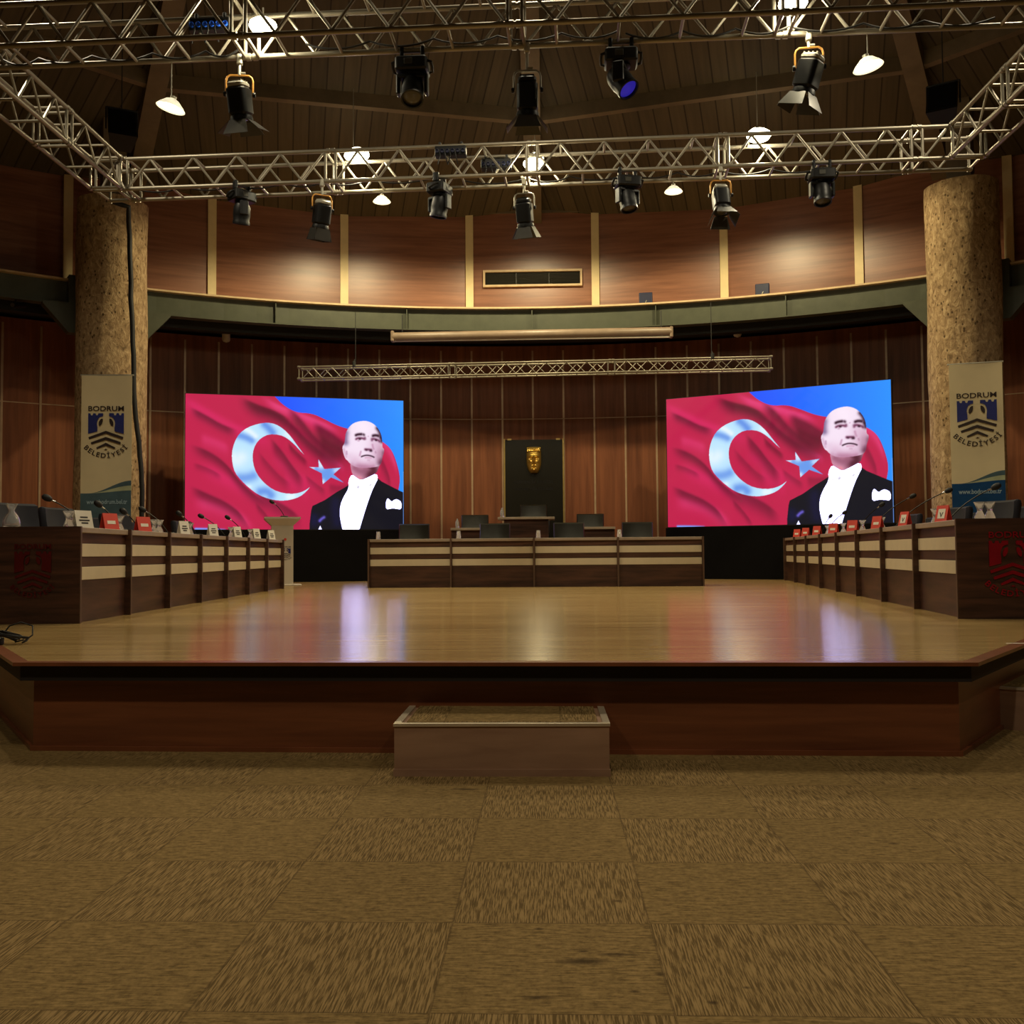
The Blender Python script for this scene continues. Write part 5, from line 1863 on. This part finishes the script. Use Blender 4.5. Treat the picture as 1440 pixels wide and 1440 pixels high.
frz = math.atan2(fd.y, fd.x)
moving_head('black moving head light hanging from the front truss, its round lens facing the hall', hang(580, 75, front_pt, TW), (0.05, -0.45, -0.9), 0.0, rz=frz)
moving_head('black moving head light with a glowing blue lens on the front truss', hang(873, 65, front_pt, TW), (0.5, -0.36, -0.8), 1.3, 'blue_lens', frz)
moving_head('leftmost moving head light under the back truss, turned sideways', hang(340, 262, back_pt, 0.0), (0.1, 0.25, -1), 1.2, rz=0.9)
moving_head('moving head light under the back truss, left of the middle spotlight', hang(618, 252, back_pt, 0.0), (0.05, 0.2, -1), 1.4, rz=1.2)
moving_head('moving head light under the back truss, right of the middle spotlight', hang(882, 242, back_pt, 0.0), (0.1, -0.2, -1), 0.3, rz=0.2)
moving_head('rightmost moving head light under the back truss, near the right column', hang(1155, 232, back_pt, 0.0), (0.0, -0.25, -1), 0.0, rz=0.0)
fresnel('barn door spotlight with orange yoke on the left of the front truss', hang(337, 84, front_pt, TW), (0.08, 0.25, -1), 0.15, door_open=(45, 50, 30, 45))
fresnel('dark barn door spotlight in the middle of the front truss', hang(741, 66, front_pt, TW), (0.0, 0.2, -1), 0.0, 'grey_metal', door_open=(35, 35, 35, 40), back='black', drop=0.16)
fresnel('barn door spotlight with orange yoke on the right of the front truss', hang(1137, 46, front_pt, TW), (-0.28, 0.2, -1), -0.1, door_open=(25, 30, 30, 30), drop=0.06)
fresnel('barn door spotlight at the left of the back truss, its doors folded down', hang(453, 264, back_pt, 0.0), (-0.05, 0.25, -1), 0.5, door_open=(5, 5, 5, 5))
fresnel('dark barn door spotlight in the middle of the back truss', hang(737, 255, back_pt, TW * 0.5), (0.05, 0.3, -1), -0.1, 'grey_metal', door_open=(25, 25, 25, 25), back='black')
fresnel('barn door spotlight at the right of the back truss with a pale upper door', hang(1013, 238, back_pt, 0.0), (0.03, -0.35, -1), 0.0, door_open=(30, 30, 30, 30))


# pendant dish lamps on cords
def pendant(lab, p_top, p_lamp, tilt, grp='dish lamps hung on cords', s=1.0):
    o = thing('pendant_lamp', lab, 'lamp', p_lamp, 0, grp)
    t_ = Matrix.Rotation(tilt, 4, 'Y') @ Matrix.Scale(s, 4)
    m2 = MB(); m2.tube([p_top - p_lamp, (0, 0, 0.07 * s)], 0.005, 6); m2.build('cord', M['grey_metal'], o)
    m2 = MB(); m2.lathe([(0.012, 0.085), (0.026, 0.08), (0.028, 0.045), (0.02, 0.04)], 14, 0, t_); m2.build('socket', M['grey_metal'], o, 40)
    m2 = MB(); m2.lathe([(0.03, 0.055), (0.06, 0.04), (0.1, 0.0), (0.122, -0.028), (0.126, -0.03), (0.104, -0.002), (0.06, 0.034), (0.03, 0.049)], 28, 0, t_, False); m2.build('dish_shade', M['lamp_glass'], o, 40)
    m2 = MB(); m2.lathe([(0.001, 0.045), (0.025, 0.04), (0.045, 0.012), (0.048, -0.008), (0.036, -0.03), (0.001, -0.042)], 18, 0, t_); m2.build('bulb', M['bulb'], o, 40)
    return o


def dome(lab, p, top_z, s=1.0):
    o = thing('dome_lamp', lab, 'lamp', p, 0, 'glowing dome lamps at the trusses')
    m2 = MB(); m2.tube([(0, 0, 0.05), (0, 0, max(0.08, top_z - p.z))], 0.007, 6); m2.build('stem', M['grey_metal'], o)
    m2 = MB(); m2.lathe([(0.02, 0.07), (0.05, 0.065), (0.075, 0.045)], 18, 0, Matrix.Scale(s, 4)); m2.build('cap', M['grey_metal'], o, 40)
    m2 = MB(); m2.lathe([(0.001, 0.05), (0.075, 0.045), (0.115, 0.015), (0.12, -0.01), (0.1, -0.04), (0.06, -0.058), (0.001, -0.064)], 28, 0, Matrix.Scale(s, 4)); m2.build('glowing_dome', M['bulb'], o, 40)
    return o


LAMPS = []
ADDED_LAMPS = []
q = front_pt(241, 148, TW)
pendant('dish lamp on a cord under the left part of the front truss', Vector((q.x, q.y, TZ)), q, 0.25); LAMPS.append(q)
q = front_pt(1220, 90, TW)
pendant('dish lamp on a cord under the right part of the front truss', Vector((q.x, q.y, TZ)), q, -0.2); LAMPS.append(q)
q = back_pt(537, 281, TW)
pendant('small dish lamp under the back truss, left of the middle', Vector((q.x, q.y, TZ)), q, 0.0, s=0.85); LAMPS.append(q)
q = back_pt(947, 267, TW)
pendant('small dish lamp under the back truss, right of the middle', Vector((q.x, q.y, TZ)), q, 0.0, s=0.85); LAMPS.append(q)
DOMES = []
for (u, v, fn, lab, s) in ((370, 36, front_pt, 'glowing dome lamp inside the front truss on the left', 1.0), (1115, 4, front_pt, 'glowing dome lamp inside the front truss at the top edge of the view', 1.0),
                           (503, 217, back_pt, 'glowing dome lamp at the left of the back truss', 1.15), (750, 230, back_pt, 'glowing dome lamp in the middle of the back truss', 1.0), (1067, 190, back_pt, 'glowing dome lamp at the right of the back truss', 1.15)):
    q = fn(u, v, TW * 0.62)
    dome(lab, q, max(TZ + TW, q.z + 0.1), s)
    DOMES.append(q)


# lamps added under the roof to make the glow patches on the upper panels
for (u, v, lab) in ((497, 219, 'added glowing dome lamp hung from the roof at the left, close to the upper wall'), (752, 222, 'added glowing dome lamp hung from the roof in the middle, close to the upper wall'),
                    (1065, 187, 'added glowing dome lamp hung from the roof at the right, close to the upper wall')):
    q = on_circle(u, v, 11.3)
    dome(lab, q, ceil_z(q) - 0.005, 1.25)
    ADDED_LAMPS.append(q)


# power distribution boxes on the trusses
def power_box(lab, p, w, rz, sock):
    o = thing('power_box', lab, 'power box', p, rz, 'power boxes on the trusses')
    m2 = MB(); m2.rbox((0, 0, 0), (w, 0.12, 0.11), 0.01); m2.build('case', M['black'], o)
    for s in (-1, 1):
        m2 = MB(); m2.rbox((s * w * 0.35, 0.0, 0.075), (0.03, 0.06, 0.08), 0.01); m2.build('clamp', M['steel_dark'], o)
    for k in range(6):
        x = -w / 2 + w * (k + 0.5) / 6
        m2 = MB(); m2.lathe([(0.022, 0.0), (0.024, 0.02), (0.018, 0.022), (0.016, 0.008)], 12, 0, Matrix.Translation((x, -0.06, -0.01)) @ Matrix.Rotation(PI / 2, 4, 'X')); m2.build('socket', M[sock], o, 40)
    for k in range(4):
        x = -w / 2 + w * (k + 1) / 6
        m2 = MB(); m2.tube([(x, -0.08, -0.02), (x + 0.01, -0.1, -0.08), (x + 0.03 * (1 if k % 2 else -1), -0.06, -0.17)], 0.007, 6); m2.build('plug_lead', M['rubber'], o, 60)
    return o


q = front_pt(297, 38, TW)
power_box('power box with a row of blue sockets on the left of the front truss', q, 0.36, frz, 'socket_blue')
q = back_pt(634, 214, 0.02)
power_box('dark power box on the upper front chord of the back truss', q, 0.36, frz, 'box_navy')
q = back_pt(698, 232, TW)
power_box('dark power box on the rear chord of the back truss', q, 0.36, frz, 'box_navy')


# black cables lying along the trusses
def sag_cable(lab, pts, r=0.009):
    sm = []
    for a, b in zip(pts[:-1], pts[1:]):
        for k in range(8):
            t_ = k / 8
            p = a.lerp(b, t_)
            sm.append(p - Vector((0, 0, 0.22 * t_ * (1 - t_))))
    sm.append(pts[-1])
    m2 = MB(); m2.tube(sm, r, 6)
    tag(m2.build('truss_cable', M['rubber'], None, 60), lab, 'cable', 'cables on the trusses')


def run(fn, us, z, off):
    out = []
    for u in us:
        p = fn(u, 60, off)
        out.append(Vector((p.x, p.y, z)))
    return out


sag_cable('black cable looping along the left end of the front truss', run(front_pt, (5, 55, 130, 215, 290, 335), TZ + 0.05, TW - 0.04))
sag_cable('black cable looping along the middle of the front truss', run(front_pt, (430, 520, 610, 700, 790, 870), TZ + 0.07, TW - 0.05))
sag_cable('black cable looping along the right part of the front truss', run(front_pt, (880, 960, 1035, 1110, 1215, 1300, 1400), TZ + 0.05, TW - 0.04))
sag_cable('black cable looping along the left half of the back truss', run(back_pt, (190, 260, 330, 400, 455, 520, 610), TZ + 0.04, 0.1))
sag_cable('black cable looping along the right half of the back truss', run(back_pt, (650, 740, 800, 880, 950, 1010, 1080, 1155), TZ + 0.05, TW - 0.1))

# loudspeakers hung from the roof above the back corners
for (u, v, Y, rz, lab) in ((171, 184, 13.2, 0.5, 'dark loudspeaker hung from the roof above the left column'), (1327, 149, 13.0, -0.5, 'dark loudspeaker hung from the roof above the right column')):
    p = at(u, v, Y=Y)
    o = thing('loudspeaker', lab, 'loudspeaker', p, rz)
    tl = Matrix.Rotation(R(-22), 4, 'X')
    m2 = MB()
    m2.prism([(-0.19, -0.16), (0.19, -0.16), (0.13, 0.16), (-0.13, 0.16)], 0.44, tl @ Matrix.Translation((0, 0, -0.22)))
    m2.build('cabinet', M['black'], o)
    m2 = MB(); m2.rbox((0, -0.165, 0), (0.33, 0.012, 0.39), 0.01, None, 0, 3, tl); m2.build('grille', M['black_cloth'], o)
    m2 = MB()
    for s in (-1, 1):
        m2.tube([(s * 0.2, 0, 0), (s * 0.2, 0, 0.3)], 0.012, 6)
    m2.tube([(-0.2, 0, 0.3), (0.2, 0, 0.3)], 0.012, 6)
    r_ = math.hypot(p.x - HC.x, p.y - HC.y)
    m2.tube([(0, 0, 0.3), (0, 0, ceil_z(p) - p.z - 0.005)], 0.008, 8)
    m2.build('hanging_bracket', M['steel_dark'], o)

# security camera below the ring beam on the left
p = on_circle(22, 424, RB + 0.1)
p.z = ZB0 - 0.02
o = thing('security_camera', 'small dark security camera under the ring beam at the left edge', 'camera', p, 1.0)
m2 = MB(); m2.tube([(0, 0, 0.02), (0, 0, -0.08), (0.04, -0.04, -0.1)], 0.018, 8); m2.build('bracket', M['steel_dark'], o, 40)
m2 = MB(); m2.tube([(0.14, -0.02, -0.06), (-0.1, -0.1, -0.12)], 0.05, 12); m2.build('body', M['black'], o, 40)
m2 = MB(); m2.tube([(-0.1, -0.1, -0.12), (-0.11, -0.105, -0.1225)], 0.035, 12); m2.build('lens', M['lens'], o, 40)

# ------------------------------------------------------------------ light
def lamp(name, loc, power, col=(1, 0.80, 0.5), radius=0.1, spot=None, rot=(0, 0, 0), blend=0.6):
    l = bpy.data.lights.new(name, 'SPOT' if spot else 'POINT')
    l.energy = power
    l.color = col
    l.shadow_soft_size = radius
    if spot:
        l.spot_size = R(spot)
        l.spot_blend = blend
    o = bpy.data.objects.new(name, l)
    COL.objects.link(o)
    o.location = loc
    o.rotation_euler = rot
    return o


WL = (1.0, 0.87, 0.62)
for q in LAMPS:
    lamp('pendant_light', q + Vector((0, 0, -0.06)), 30, WL, 0.06, 165)
for q in DOMES:
    lamp('dome_light', q + Vector((0, 0, -0.09)), 45, (1.0, 0.9, 0.62), 0.08)
for q in ADDED_LAMPS:
    lamp('added_wall_lamp_light', q + Vector((0, 0, -0.14)), 480, (1.0, 0.84, 0.48), 0.09, 160, blend=0.3)  # spots of the added roof lamps, for the panel glow
# unseen house lights over the seats, more added above view for stage and columns
for (x, y, e) in ((-4.6, 0.4, 250), (-0.2, 0.4, 310), (4.2, 0.4, 250), (-5.4, 9.3, 420), (-0.2, 8.6, 300), (5.0, 9.3, 420)):
    lamp('unseen_house_light', (x, y, 7.6), e, WL, 0.12, 150)

w = bpy.data.worlds.new('hall')
w.use_nodes = True
w.node_tree.nodes['Background'].inputs[0].default_value = (0, 0, 0, 1)
SC.world = w
SC.view_settings.view_transform = 'Standard'
SC.view_settings.look = 'None'
SC.view_settings.exposure = 0.0
SC.view_settings.gamma = 1.0
SC.view_settings.use_curve_mapping = False
SC.cycles.use_denoising = True
SC.cycles.max_bounces = 6
SC.cycles.sample_clamp_indirect = 4.0
